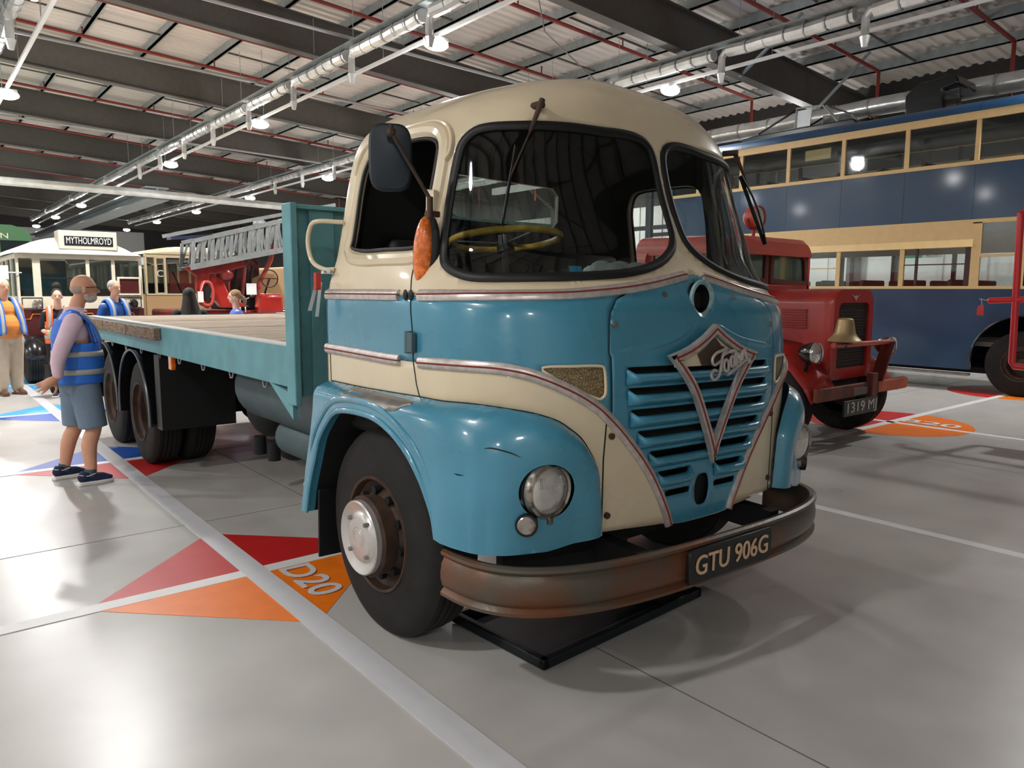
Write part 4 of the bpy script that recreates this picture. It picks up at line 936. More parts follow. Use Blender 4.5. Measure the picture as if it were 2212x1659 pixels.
# ================================================================== other vehicles
M_bblue = mat('deep_blue_coachwork', '173c5b', .38, coat=.35, var=.10, scale=1.5, rvar=.1); M_bcream = mat('bus_cream', 'd9bb85', .45, var=.03)
M_brown = mat('varnished_brown', '3d2320', .4); M_seat = mat('brown_seat', '4b352c', .7); M_bint = mat('bus_interior', '4a4440', .7)
bus = empty('double_decker_bus', (11.2, 0, 0), 'dark blue and cream vintage double decker bus side on at the right', 'bus')
yA, yB = -3.0, 9.4
def side(xs, out, par, panes=True):
    """one side of the bus; xs inner x, out = -1 near side"""
    x0, x1 = (0, .05) if out < 0 else (2.35, 2.40)
    cy, R = 2.13, .76
    pts = [(yB, .39), (yB, 1.77), (yA, 1.77), (yA, .39), (cy-R, .39)]+[(cy+R*math.cos(a), .56+R*math.sin(a)) for a in np.linspace(PI*1.07, -.07*PI, 21)]+[(cy+R, .39)]
    B().prism(pts, 'x', x0, x1).obj('lower_panel', M_bblue, par, smooth=False)
    box('waist_rail', (x0-.012*(out < 0), yA, 1.765), (x1, yB, 1.815), M_bcream, par)
    for a, b_ in ((4.13, yB), (yA, 1.0)): box('canopy_panel', (x0, a if a > 0 else yA, 2.47), (x1, b_, 2.93), M_bcream, par)
    box('canopy_panel', (x0, 3.0, 2.47), (x1, 4.13, 2.93), M_bcream, par); box('canopy_panel', (x0, 1.0, 2.86), (x1, 3.0, 2.93), M_bcream, par)
    if out < 0: B().add([(x0, 2.98, 2.60), (x0, yB, 2.60), (x0-.045, yB, 2.475), (x0-.045, 2.98, 2.475), (x0, 2.98, 2.47), (x0, yB, 2.47)], [(0,1,2,3), (3,2,5,4), (0,3,4), (1,5,2)]).obj('rain_shield', M_bcream, par, smooth=False)
    for i, (a, b_) in enumerate(zip([yA, -.4, 1.9, 3.03, 4.17, 5.34, 6.48, 7.58], [-.4, 1.9, 3.03, 4.17, 5.34, 6.48, 7.58, yB])):
        box('upper_panel', (x0, a+.002, 2.93), (x1, b_-.002, 3.84), M_bblue, par)
    box('upper_sill', (x0-.01*(out < 0), yA, 3.835), (x1, yB, 3.90), M_bcream, par)
    box('cantrail', (x0-.01*(out < 0), yA, 4.57), (x1, yB, 4.70), M_bcream, par)
    mp = M_bcream if out < 0 else M_bint
    for y in (-1.5, -.4, .8, 1.9, 3.03, 4.17, 5.34, 6.48, 7.58, 8.7):
        box('upper_pillar', (x0, y-.035, 3.9), (x1, y+.035, 4.57), mp, par)
    for y, wd in ((-1.4, .05), (-.2, .05), (1.0, .06), (2.26, .045), (2.93, .07), (4.13, .04), (5.32, .04), (6.45, .04), (7.6, .04)):
        box('lower_pillar', (x0, y-wd, 1.81), (x1, y+wd, 2.47 if y > 3 or y < 1 else 2.88), M_bcream if out < 0 else M_brown, par)
    if out < 0:
        box('quarter_light_rail', (x0, 2.3, 2.30), (x1, 2.86, 2.34), M_bcream, par)
        box('window_frame', (x0+.01, 3.0, 1.83), (x1, 3.09, 2.47), M_brown, par); box('window_frame', (x0+.01, 3.86, 1.83), (x1, 3.9, 2.47), M_brown, par)
        box('window_frame', (x0+.01, 3.09, 2.18), (x1, 4.09, 2.20), M_brown, par)
        for a in (5.4, 6.52): box('half_drop_rail', (x0, a, 2.15), (x1, a+1.0, 2.17), M_bcream, par)
    B().add([(x0+.03, yA, 1.81), (x0+.03, yB, 1.81), (x0+.03, yB, 2.88), (x0+.03, yA, 2.88)], [(0,1,2,3)]).obj('lower_glazing', M_glass, par)
    B().add([(x0+.03, yA, 3.9), (x0+.03, yB, 3.9), (x0+.03, yB, 4.57), (x0+.03, yA, 4.57)], [(0,1,2,3)]).obj('upper_glazing', M_glass, par)
side(0, -1, bus); side(0, 1, bus)
A = [(-.015+1.215*(1-math.cos(a)) , 4.70+.30*math.sin(a)**.8) for a in np.linspace(0, PI, 17)]
ks = [yA, .8, 3.03, 5.34, 7.58, yB]
for a, b_ in zip(ks[:-1], ks[1:]):
    n = len(A); V = [(x, a, z) for x, z in A]+[(x, b_-.004, z) for x, z in A]
    B().add(V, [(i, i+1, n+i+1, n+i) for i in range(n-1)]).obj('roof_panel', M_bblue, bus)
box('far_side_rail', (2.28, yA, 4.2), (2.33, yB, 4.3), M_bcream, bus); box('upper_ceiling', (.05, yA, 4.60), (2.35, yB, 4.62), M_bint, bus); box('upper_floor', (.05, yA, 2.9), (2.35, yB, 2.98), M_bint, bus)
box('lower_floor', (.05, yA, .8), (2.35, yB, .88), M_bint, bus)
for y in (yA, yB): box('end_panel', (0, y, .39), (2.4, y+.05, 4.7), M_bblue, bus)
for y in np.arange(-.8, 9, .78):
    for x in (.12, 1.35):
        s_ = box('seat_back', (x, y, 3.1), (x+.9, y+.09, 4.0), M_seat, bus, bevel=.03)
        if not 1.2 < y < 3.0: box('seat_back', (x, y+.2, 1.0), (x+.9, y+.29, 1.93), M_seat, bus, bevel=.03)
box('paper_notice', (.058, 5.62, 4.28), (.064, 6.15, 4.48), mat('old_paper', 'b9a878', .7), bus)
wheel(2.13, 11.19, -1, False, .54, bus)
for c_ in bus.children:
    if c_.name.startswith('wheel'): c_.location.x = -11.2
box('underframe', (.25, yA, .32), (2.2, 8, .42), M_dark, bus)
box('lower_step', (.0, 2.9, .28), (.12, 5.8, .32), M_steel, bus)
B().lathe([(-.0, .76), (-.02, .78), (-.03, .76)], 'x', (0, 2.13, .56), 24, -.1, PI+.1).obj('arch_trim', M_black, bus)

# exit sign and rack stores behind the bus
sg = empty('exit_sign', (17.6, 6.9, 2.75), 'green and white emergency exit sign seen through the bus windows', 'sign')
box('sign_face', (0, -.5, -.16), (.02, .0, .16), mat('sign_green', '1f8a5b', .5, emit=.2), sg); box('sign_face_white', (0, -1.0, -.16), (.02, -.5, .16), M_white, sg)
B().tube([(-.01, -.75, .09), (-.01, -.75, .08)], .03, 8).tube([(-.01, -.78, .04), (-.01, -.68, -.03), (-.01, -.62, -.12)], .018, 6).tube([(-.01, -.72, 0), (-.01, -.85, -.1)], .018, 6).obj('running_figure', MATS['sign_green'], sg)
text('sign_arrow', '>', .3, M_white, sg, (-.004, -.25, 0), R3((0, -1, 0), (0, 0, 1)), .002)
rk = empty('storage_rack', (15.3, 5, 0), 'tall dark storage rack behind the blue bus carrying stored cars', 'rack')
for y in (-2.5, 1.5, 5.0, 7.6, 9.6):
    for x in (-1.1, 1.1):
        p = box('rack_post', (x-.06, y-.05, 0), (x+.06, y+.05, 5.35), mat('rack_grey', '3d4145', .5, metal=.3), rk)
for z in (3.6, 5.35):
    for x in (-1.1, 1.1): box('rack_beam', (x-.04, -2.5, z-.12), (x+.04, 9.6, z), MATS['rack_grey'], rk)
box('rack_deck', (-1.1, -2.5, 5.35), (1.1, 9.6, 5.38), MATS['rack_grey'], rk)
cv = empty('open_car', (14.6, 7.9, 5.38), 'grey framed windscreen and side window of a car stored above the bus', 'car')
M_fr2 = mat('frame_grey', 'a9aaa5', .4, metal=.3)
B().prism([(-1.5, 0), (1.6, 0), (1.55, .16), (1.2, .2), (-1.3, .2)], 'x', -.65, .65).obj('body', mat('dark_car', '22282c', .4), cv, bevel=.03)
for x in (-.62, .62):
    B().tube([(x, -.95, .18), (x, -.55, .62), (x, .1, .66), (x, .12, .2)], .022, 6).tube([(x, -.25, .2), (x, -.3, .64)], .015, 6).obj('window_frame', M_fr2, cv)
    B().tube([(x, .12, .62), (x, 1.1, .22)], .025, 6).obj('hood_stay', M_black, cv)
B().prism([(-.25, .22), (.08, .22), (.08, .6), (-.25, .6)], 'x', -.60, -.59).obj('paper_notice', mat('white_paper', 'dde0e2', .7), cv)
B().tube([(-.6, -.95, .2), (-.6, -.62, .6), (.6, -.62, .6), (.6, -.95, .2)], .02, 6).obj('windscreen_frame', M_fr2, cv)
bg = empty('carriage', (14.6, 5.0, 5.38), 'black hooded carriage stored above the bus', 'carriage')
pts = [(.55, 0), (.55, .5), (.3, .72), (-.45, .74), (-.5, .55), (-.2, .5), (-.25, .15), (-.35, 0)]
B().prism(pts, 'x', -.5, .5).obj('hood', M_black, bg, bevel=.04)
B().prism([(-.2, .2), (-.5, .25), (-.48, .48), (-.2, .45)], 'x', -.45, -.40).obj('side_light', M_glass, bg)
box('seat', (-.45, -.5, 0), (.45, .5, .2), M_brown, bg, bevel=.03)
e = empty('lamp', (14.6, 3.6, 5.38), 'small red lamp on the rack above the bus', 'lamp'); B().lathe([(0, .001), (0, .1), (.14, .1), (.22, .05), (.22, .001)], 'z', (0, 0, 0), 16).obj('lamp_body', mat('bright_red', 'c0392f', .4), e)

# ---------------- red breakdown / fire engine
M_fred = mat('fire_red', 'a3241d', .36, coat=.4, var=.10, scale=3)
M_fred2 = mat('faded_red', 'b5463a', .42, coat=.3, var=.08, scale=4)
fe = empty('fire_engine', (5.33, 2.05, 0), 'old red bonneted fire engine with a brass bell and upright radiator', 'fire engine')
def arch2(wd, z0, z1, r, n=6):
    P = [(-wd, z0), (-wd, z1-r)]+[(-wd+r-r*math.cos(a), z1-r+r*math.sin(a)) for a in np.linspace(0, PI/2, n+1)[1:]]
    return P+[(-x, z) for x, z in P[::-1]]
def loft(secs):
    V = []; n = len(secs[0][1])
    for y, P in secs: V += [(x, y, z) for x, z in P]
    F = [(i*n+k, i*n+(k+1) % n, (i+1)*n+(k+1) % n, (i+1)*n+k) for i in range(len(secs)-1) for k in range(n)]
    return B().add(V, F+[tuple(range(n)), tuple(range((len(secs)-1)*n, len(secs)*n))])
outer = arch2(.46, .74, 1.73, .16); inner = arch2(.345, .86, 1.585, .08)
# radiator shell with an opening
n = len(outer); V = []
for P, y in ((outer, .14), (outer, .02), ([(x*.97, z) for x, z in outer], 0), (inner, 0), (inner, .03)): V += [(x, y, z) for x, z in P]
b = B().add(V, [(r*n+i, r*n+(i+1) % n, (r+1)*n+(i+1) % n, (r+1)*n+i) for r in range(4) for i in range(n)]); b.obj('radiator_shell', M_fred, fe)
B().prism(inner, 'y', .03, .04).obj('radiator_core', mat('radiator_mesh', '2c2622', .7, col2='423a34', scale=120), fe)
b = B()
for z in np.arange(.9, 1.56, .035): b.box((-.34, .02, z), (.34, .027, z+.008))
b.obj('radiator_fin', mat('fin', '2e2824', .6), fe, kind='stuff')
B().add([(-.11, -.006, 1.685), (-.03, -.008, 1.655), (0, -.01, 1.67), (.03, -.008, 1.655), (.11, -.006, 1.685), (.03, -.008, 1.635), (0, -.01, 1.60), (-.03, -.008, 1.635)], [tuple(range(8))]).obj('bonnet_badge', M_alu, fe)
loft([(.14, outer), (.6, [(x*1.03, z) for x, z in outer]), (1.08, [(x*1.12, z+.02) for x, z in outer])]).obj('bonnet', M_fred, fe)
for k in range(8):
    z = 1.30+k*.028; B().box((-.475, .30, z), (-.49, .60, z+.016)).obj('bonnet_louvre', M_fred, fe, bevel=.003)
cab = [(1.08, arch2(.93, .95, 1.78, .04)), (1.10, arch2(.93, .95, 1.80, .04))]
loft(cab).obj('scuttle', M_fred, fe)
M_fglass = glass_mat('cab_glass', (.55, .57, .5), .08)
for s_ in (-1, 1):
    fr = B()
    P = [(s_*.03, 1.80), (s_*.90, 1.78), (s_*.86, 2.12), (s_*.78, 2.2), (s_*.03, 2.22)]
    Q = [(s_*.09, 1.86), (s_*.83, 1.84), (s_*.80, 2.09), (s_*.73, 2.14), (s_*.09, 2.15)]
    V = [(x, 1.08, z) for x, z in P]+[(x, 1.08, z) for x, z in Q]+[(x, 1.13, z) for x, z in P]+[(x, 1.13, z) for x, z in Q]
    fr.add(V, [(i, (i+1) % 5, 5+(i+1) % 5, 5+i) for i in range(5)]+[(10+i, 10+(i+1) % 5, 15+(i+1) % 5, 15+i) for i in range(5)]+[(5+i, 5+(i+1) % 5, 15+(i+1) % 5, 15+i) for i in range(5)]+[(i, (i+1) % 5, 10+(i+1) % 5, 10+i) for i in range(5)]).obj('windscreen_frame', mat('maroon_frame', '5c2620', .45), fe, smooth=False)
    B().prism(Q, 'y', 1.10, 1.105).obj('windscreen', M_fglass, fe)
    # doors and cab sides
    X = s_*.93
    B().prism([(1.1, .95), (2.2, .95), (2.2, 1.74), (1.1, 1.78)], 'x', X, X-s_*.03).obj('door', M_fred2, fe, smooth=False)
    for y in (1.12, 2.17): box('door_post', (X-s_*.05, y-.04, 1.74), (X, y+.04, 2.16), M_fred2, fe)
    B().add([(X-s_*.02, 1.16, 1.76), (X-s_*.02, 2.13, 1.74), (X-s_*.02, 2.13, 2.14), (X-s_*.02, 1.16, 2.14)], [(0,1,2,3)]).obj('door_glass', M_fglass, fe)
roofP = arch2(.95, 2.14, 2.36, .19)
loft([(1.02, [(x*.9, z-.06*(z > 2.2)) for x, z in roofP]), (1.12, roofP), (2.4, [(x, z+.02*(z > 2.2)) for x, z in roofP])]).obj('cab_roof', M_fred2, fe)
loft([(2.2, arch2(1.0, .8, 2.2, .12)), (5.6, arch2(1.0, .8, 2.2, .12))]).obj('rear_body', M_fred2, fe)
box('cab_rear', (-.93, 2.2, .95), (.93, 2.24, 2.2), M_brown, fe)
box('engine_bay', (-.42, .12, .6), (.42, 1.1, .8), M_dark, fe)
for s_ in (-1, 1):
    P = [(-.10, .60), (.0, .76), (.16, .93), (.34, 1.03), (.58, 1.05), (.82, .98), (1.05, .82), (1.25, .72)]
    V = [(s_*.46, y, z+.22*math.exp(-((y-.5)/.35)**2)*.6) for y, z in P]+[(s_*.66, y, z+.05) for y, z in P]+[(s_*.86, y, z) for y, z in P]+[(s_*1.0, y, z-.06) for y, z in P]
    m_ = len(P); o = B().add(V, [(i+r*m_, i+1+r*m_, i+1+(r+1)*m_, i+(r+1)*m_) for r in range(3) for i in range(m_-1)]).obj('front_wing', M_fred2 if s_ > 0 else M_fred, fe, ang=60); o.modifiers.new('s', 'SOLIDIFY').thickness = .012
    xo = 5.33+s_*.99
    w_ = wheel(2.05+.5, xo, s_, False, .5, fe); w_.location = (-5.33, -2.05, 0)
    # headlamp
    c = (s_*.86, -.05, 1.06)
    B().lathe([(.0, .112), (.06, .118), (.14, .09), (.19, .05), (.2, .0001)], 'y', c, 24).obj('headlamp_shell', M_black, fe)
    B().lathe([(-.005, .1), (-.015, .112), (.005, .120), (.015, .118)], 'y', c, 28).obj('headlamp_rim', M_chrome, fe)
    B().lathe([(.0, .10), (-.012, .06), (-.016, .0001)], 'y', c, 24).obj('headlamp_lens', M_lens, fe)
    B().cyl((c[0], .05, .95), (c[0]-s_*.1, .15, .75), .02).obj('headlamp_bracket', M_dark, fe)
    if s_ > 0: B().beam((s_*.62, -.12, 1.13), (s_*.38, -.12, .70), .03, .14, (0, 1, 0)).obj('bar_strut', mat('maroon_frame', '5c2620', .45), fe)
box('bumper_beam', (-1.0, -.16, .56), (1.05, -.11, .70), mat('bumper_dark_orange', '3b2019', .5, col2='7c3a22', scale=3), fe, bevel=.006)
box('bumper_end', (.32, -.175, .57), (1.06, -.16, .695), mat('orange_red_paint', 'b4552f', .5, var=.15), fe, bevel=.006)
box('bumper_plate', (-.25, -.175, .58), (.06, -.16, .66), mat('dusty_steel', '5d5452', .5), fe)
B().tube([(-.66, -.12, 1.14), (.62, -.12, 1.13)], .030, 12).obj('cross_bar', M_fred2, fe)
box('tow_bracket', (.12, -.2, .40), (.24, -.12, .80), mat('maroon_frame', '5c2620', .45), fe, bevel=.005)
bell = empty('bell', (4.90, 1.93, 1.175), 'weathered brass bell mounted in front of the red engine radiator', 'bell')
B().lathe([(.0, .17), (.012, .172), (.03, .155), (.06, .125), (.1, .105), (.2, .088), (.235, .080), (.25, .06), (.255, .0001)], 'z', (0, 0, 0), 32).obj('bell_body', M_brass, bell)
B().cyl((0, 0, .25), (0, 0, .28), .015).obj('bell_nut', M_dark, bell); B().cyl((0, 0, -.06), (0, 0, .02), .03).obj('bell_stem', M_dark, bell)
np_ = B().box((-.52, -.21, .37), (.24, -.19, .54)).obj('number_plate', mat('plate_black', '17191c', .35), fe, bevel=.004)
text('plate_lettering', '1319 MJ', .16, mat('plate_silver', 'b9b2a6', .45), np_, (-.14, -.213, .455), R3((1, 0, 0), (0, 0, 1)), .002, width=.66)
sp = empty('searchlight', (5.07, 3.18, 2.36), 'red rimmed round searchlight on the red engine cab roof', 'lamp')
B().lathe([(-.02, .12), (-.03, .135), (.02, .14), (.10, .13), (.16, .07), (.17, .0001)], 'y', (0, -.02, .22), 28).obj('lamp_housing', M_fred2, sp)
B().lathe([(-.015, .12), (-.025, .06), (-.027, .0001)], 'y', (0, -.02, .22), 24).obj('lamp_glass', M_lens, sp)
B().cyl((0, .03, 0), (0, .03, .1), .02).tube([(-.15, .02, .2), (-.1, .02, .08), (.1, .02, .08), (.15, .02, .2)], .01, 6).obj('lamp_yoke', M_fred, sp)

# red tubular frame at the right edge of the picture
rf = empty('tubular_frame', (7.0, .4, 0), 'bright red tubular frame at the right edge in front of the blue bus', 'frame')
M_br = mat('glossy_red_tube', 'd0242c', .3, coat=.5)
B().tube([(0, .86, 1.61), (0, .45, 1.63), (0, -.6, 1.66)], .035, 12).obj('frame_arm', M_br, rf); B().ball((0, .86, 1.61), .037, 12, 8).obj('arm_cap', M_br, rf)
B().tube([(0, .63, 2.6), (0, .59, .90), (0, .56, .86), (0, .4, .85), (0, -.6, .83)], .038, 12).obj('frame_post', M_br, rf)
B().tube([(0, -.6, 0), (0, -.6, 2.6), (0, .63, 2.6)], .038, 12).obj('frame_leg', M_br, rf)
B().tube([(0, -.6, .03), (.7, -.6, .03), (.7, -1.5, .03), (0, -1.5, .03), (0, -.6, .03)], .03, 10).obj('frame_foot', M_br, rf)
B().box((.01, .05, .95), (.03, .42, 1.35)).obj('notice_plate', M_white, rf, bevel=.01)
tg = empty('luggage_tag', (6.99, 1.36, 1.63), 'red paper tag on a string beside the red tubular frame', 'tag')
B().cyl((0, .02, 0), (0, -.08, -.02), .003, n=6).cyl((0, 0, 0), (0, -.02, -.08), .003, n=6).obj('string', M_white, tg)
B().prism([(-.035, -.08), (.005, -.07), (.03, -.1), (.035, -.19), (-.04, -.2)], 'x', -.003, .003).obj('tag_card', mat('tag_card_red', 'd84a45', .6), tg)

# ---------------- old single deck bus, far left
M_mar = mat('maroon_panel', '4a1a1a', .4, coat=.3); M_ocr = mat('old_bus_cream', 'd8d0bb', .42, var=.04); M_gold = mat('orange_lining', 'd8803c', .5)
ob = empty('single_decker_bus', (-.26, 14, 0), 'small cream and maroon vintage bus with a black destination board', 'bus')
L_, W_ = 8.0, 1.03
def frame(name, x0, x1, z0, z1, m, y=0, t=.035, d=.06, par=ob):
    b = B().box((x0, y-d/2, z0), (x0+t, y+d/2, z1)).box((x1-t, y-d/2, z0), (x1, y+d/2, z1)).box((x0+t, y-d/2, z0), (x1-t, y+d/2, z0+t)).box((x0+t, y-d/2, z1-t), (x1-t, y+d/2, z1))
    return b.obj(name, m, par, smooth=False)
box('lower_front', (-W_, -.03, .42), (W_, .03, 1.33), M_mar, ob); box('cream_front', (-W_, -.035, 1.33), (W_, .03, 1.56), M_ocr, ob)
box('header', (-W_, -.03, 2.24), (W_, .03, 2.33), M_ocr, ob)
for a, b_ in ((-1.03, -.99), (-.78, -.66), (.07, .13), (.50, .56), (.98, 1.03)): box('front_pillar', (a, -.03, 1.56), (b_, .03, 2.24), M_ocr, ob)
for a, b_ in ((-.99, -.78), (-.66, .07), (.13, .50), (.56, .98)): box('front_window', (a, -.005, 1.56), (b_, .005, 2.24), M_glass, ob)
frame('ticket_box', .58, .99, 1.58, 1.93, M_ocr, -.06); box('ticket_box_panel', (.61, -.06, 1.61), (.96, -.05, 1.9), M_mar, ob)
box('windscreen_rail', (-.66, -.05, 1.88), (.10, -.02, 1.9), M_dark, ob)
for s_ in (-1, 1):
    box('lower_side', (s_*W_, 0, .42), (s_*(W_-.04), L_, 1.33), M_mar, ob); box('cream_side', (s_*W_, 0, 1.33), (s_*(W_-.04), L_, 1.56), M_ocr, ob)
    box('cantrail', (s_*W_, 0, 2.24), (s_*(W_-.04), L_, 2.33), M_ocr, ob)
    for y in np.arange(0, L_, .8): box('side_pillar', (s_*W_, y, 1.56), (s_*(W_-.04), y+.09, 2.24), M_ocr, ob)
    box('side_glass', (s_*(W_-.02), 0, 1.56), (s_*(W_-.03), L_, 2.24), M_glass, ob)
rp = [(x, 2.33+.36*max(0, 1-(abs(x)/1.08)**2.4)) for x in np.linspace(-1.08, 1.08, 17)]
secs = [(-.16, [(x*.93, 2.33+(z-2.33)*.15) for x, z in rp]), (.0, [(x*.98, 2.33+(z-2.33)*.55) for x, z in rp]), (.35, [(x, 2.33+(z-2.33)*.9) for x, z in rp]), (.9, rp), (L_, rp)]
V = [(x, y, z) for y, P in secs for x, z in P]; n = 17
B().add(V, [(i*n+k, i*n+k+1, (i+1)*n+k+1, (i+1)*n+k) for i in range(4) for k in range(n-1)]+[tuple(range(n))]).obj('domed_roof', mat('pale_roof', 'd5d3cc', .35, coat=.3), ob, ang=60)
db = B().box((-.36, -.14, 2.42), (.60, .3, 2.76)).obj('destination_box', M_ocr, ob, bevel=.012)
box('destination_blind', (-.27, -.15, 2.49), (.53, -.142, 2.66), M_dark, db)
text('destination_lettering', 'MYTHOLMROYD', .17, M_white, db, (.13, -.154, 2.575), R3((1, 0, 0), (0, 0, 1)), .001, width=.74)
for x in (-.75, .83):
    B().lathe([(-.0, .001), (-.02, .06), (0, .085), (.08, .075), (.12, .001)], 'y', (x, -.12, 1.42), 20).obj('headlamp', M_chromeold if x < 0 else M_black, ob)
for x0, x1 in ((-.95, -.5), (-.15, .25), (.55, .95)):
    pts = [(x0, .8), (x0, 1.15), (x0+.08, 1.15), (x0+.12, 1.24), (x1-.12, 1.24), (x1-.08, 1.15), (x1, 1.15), (x1, .8)]
    B().tube([(x, -.037, z) for x, z in pts], .011, 5).obj('coach_lining', M_gold, ob)
frame('front_moulding', -.98, -.66, 1.34, 1.54, M_dark, -.04, .012, .01); frame('front_moulding', .6, .99, 1.34, 1.54, M_dark, -.04, .012, .01)
B().box((-1.30, -.20, 1.86), (-1.16, -.18, 2.10)).tube([(-1.16, -.19, 1.98), (-.95, -.03, 1.98)], .012, 6).obj('driver_mirror', M_white, ob, bevel=.01)
box('bus_floor', (-1.0, 0, .5), (1.0, L_, .6), M_dark, ob); box('bulkhead', (-1, 3.0, .6), (.2, 3.05, 2.3), M_brown, ob)
for y in (1.4, 2.2, 3.4, 4.2, 5.0, 5.8): box('bus_seat', (-.9, y, .7), (.9, y+.1, 1.7), M_seat, ob, bevel=.03)
box('bus_rear', (-W_, L_, .42), (W_, L_+.05, 2.4), M_ocr, ob)
for s_ in (-1, 1):
    A = [(.42*math.cos(a), .42*math.sin(a)) for a in np.linspace(.1, PI, 13)]
    V = [(s_*1.04, -.1+p, .45+r) for p, r in A]+[(s_*.72, -.1+p, .45+r) for p, r in A]; n = 13
    o = B().add(V, [(i, i+1, n+i+1, n+i) for i in range(n-1)]).obj('front_mudguard', M_black, ob); o.modifiers.new('s', 'SOLIDIFY').thickness = .02
    w_ = wheel(13.9, -.26+s_*1.02, s_, False, .42, ob); w_.location = (.26, -14, 0)
    w_ = wheel(20.2, -.26+s_*1.02, s_, False, .42, ob); w_.location = (.26, -14, 0)

# ---------------- cream coach beside it
co = empty('coach', (2.62, 16.6, 0), 'cream coach with a large windscreen between the old bus and ladder truck', 'bus')
M_coc = mat('coach_cream', 'd9c8a6', .4, var=.03); M_tan = mat('coach_tan', 'c7a478', .45)
W2 = 1.18
box('front_panel', (-W2, -.04, .45), (W2, .03, 1.58), M_tan, co); box('waist_moulding', (-W2, -.06, 1.56), (W2, .0, 1.6), M_coc, co)
box('front_header', (-W2, -.05, 2.42), (W2, .03, 2.52), M_coc, co)
for a, b_ in ((-1.18, -1.14), (-.98, -.93), (-.78, -.72), (1.1, 1.18)): box('front_pillar', (a, -.04, 1.58), (b_, .03, 2.45), M_coc, co)
frame('cab_window', -.97, -.76, 1.6, 2.42, M_coc, -.03, .02, .03, co); box('windscreen', (-.72, -.01, 1.6), (1.1, .0, 2.42), M_glass, co)
B().tube([(-.72, -.03, 1.62), (1.1, -.03, 1.62), (1.1, -.03, 2.41), (-.72, -.03, 2.41)], .02, 6, closed=True).obj('windscreen_rubber', M_rub, co)
for x in (-.4, .25): B().tube([(x, -.05, 1.62), (x-.18, -.05, 2.1)], .012, 5).obj('wiper', M_dark, co)
P = [(x, 2.50+.20*max(0, 1-(abs(x)/1.2)**3)) for x in np.linspace(-1.2, 1.2, 13)]
V = [(x*.97, -.08, 2.5+(z-2.5)*.3) for x, z in P]+[(x, .3, z) for x, z in P]+[(x, 9, z) for x, z in P]
B().add(V, [(i*13+k, i*13+k+1, (i+1)*13+k+1, (i+1)*13+k) for i in range(2) for k in range(12)]+[tuple(range(13))]).obj('coach_roof', M_coc, co, ang=60)
for s_ in (-1, 1):
    box('side_panel', (s_*W2, 0, .45), (s_*(W2-.03), 9, 1.58), M_tan, co); box('side_glass', (s_*(W2-.01), 0, 1.58), (s_*(W2-.02), 9, 2.45), M_glass, co)
    for y in np.arange(0, 9, 1.2): box('side_pillar', (s_*W2, y, 1.58), (s_*(W2-.03), y+.07, 2.5), M_coc, co)
    w_ = wheel(18.4, 2.62+s_*1.15, s_, False, .45, co); w_.location = (-2.62, -16.6, 0)
for y in (1.5, 2.6, 3.6): box('coach_seat', (-1.0, y, .7), (1.0, y+.12, 1.85), mat('coach_seat_blue', '26323c', .7), co, bevel=.04)
box('coach_floor', (-1.1, 0, .5), (1.1, 9, .6), M_dark, co); box('coach_rear', (-W2, 9, .45), (W2, 9.05, 2.5), M_coc, co)
text('paper_number', 'C', .22, M_white, co, (-.87, -.05, 2.05), R3((1, 0, 0), (0, 0, 1)), .002)

# ---------------- ladder fire engine
le = empty('ladder_engine', (2.3, 12.6, 0), 'open red fire engine carrying a long silver lattice turntable ladder', 'fire engine')
M_lad = mat('ladder_silver', '868a89', .45, metal=.2, var=.1)
def LP(px, py, dy=0): return ((px-548)*.0091, dy, 1.72+(618-py)*.00885+.02)
for dy in (0, .75):
    for a, b_, t in (((437, 577), (760, 505), .07), ((446, 522), (760, 434), .05), ((408, 510), (760, 424), .045)):
        B().beam(LP(*a, dy), LP(*b_, dy), .06, t*1.5).obj('ladder_rail', M_lad, le, smooth=False)
    for k in range(16):
        xa = 441+k*19.4; yb0 = 577-(xa-437)*.223; yt0 = 522-(xa-446)*.28
        B().beam(LP(xa, yb0, dy), LP(xa+5, yt0, dy), .045, .055).obj('ladder_strut', M_lad, le, smooth=False)
        if k < 15: B().beam(LP(xa+(12 if k % 2 else 0), yb0-1, dy), LP(xa+(2 if k % 2 else 17), yt0-2, dy), .03, .04).obj('ladder_strut', M_lad, le, smooth=False)
for k in range(22):
    xa = 440+k*14; B().cyl(LP(xa, 577-(xa-437)*.223, 0), LP(xa, 577-(xa-437)*.223, .75), .014, n=6).obj('ladder_rung', M_lad, le)
B().ball(LP(600, 475, .4), (.12, .2, .1), 12, 8).obj('ladder_pulley', M_lad, le)
B().beam(LP(410, 516, .4), LP(530, 503, .4), .3, .05).obj('ladder_platform', mat('navy_panel', '27304a', .4), le)
PX = lambda L: [(LP(x, y)[0], LP(x, y)[2]) for x, y in L]
B().prism(PX([(425, 577), (548, 556), (552, 572), (500, 588), (476, 590), (470, 620), (480, 655), (470, 664), (455, 655), (448, 620), (450, 594)]), 'y', .05, .15).obj('turntable_frame', mat('dark_fire_red', '7c1f1c', .35, coat=.4, var=.2, scale=6), le, bevel=.012)
B().prism(PX([(476, 588), (505, 600), (520, 640), (560, 660), (500, 662), (484, 640)]), 'y', .12, .3).obj('jack_plate', M_fred, le, bevel=.02)
B().prism(PX([(540, 560), (600, 545), (600, 590), (580, 600), (575, 650), (540, 655), (530, 600)]), 'y', .5, .7).obj('pump_panel', mat('maroon_dark', '3c1516', .5, var=.2, scale=5), le, bevel=.02)
for k in range(5): B().cyl(LP(500+k*17, 582-k*3, .1), LP(508+k*15, 640, .35), .03+.008*(k % 2), n=10).obj('hydraulic_pipe', MATS['dark_fire_red'] if k % 2 else M_dark, le)
B().ball(LP(512, 590, .2), (.17, .18, .15), 16, 10).obj('winch_drum', MATS['dark_fire_red'], le)
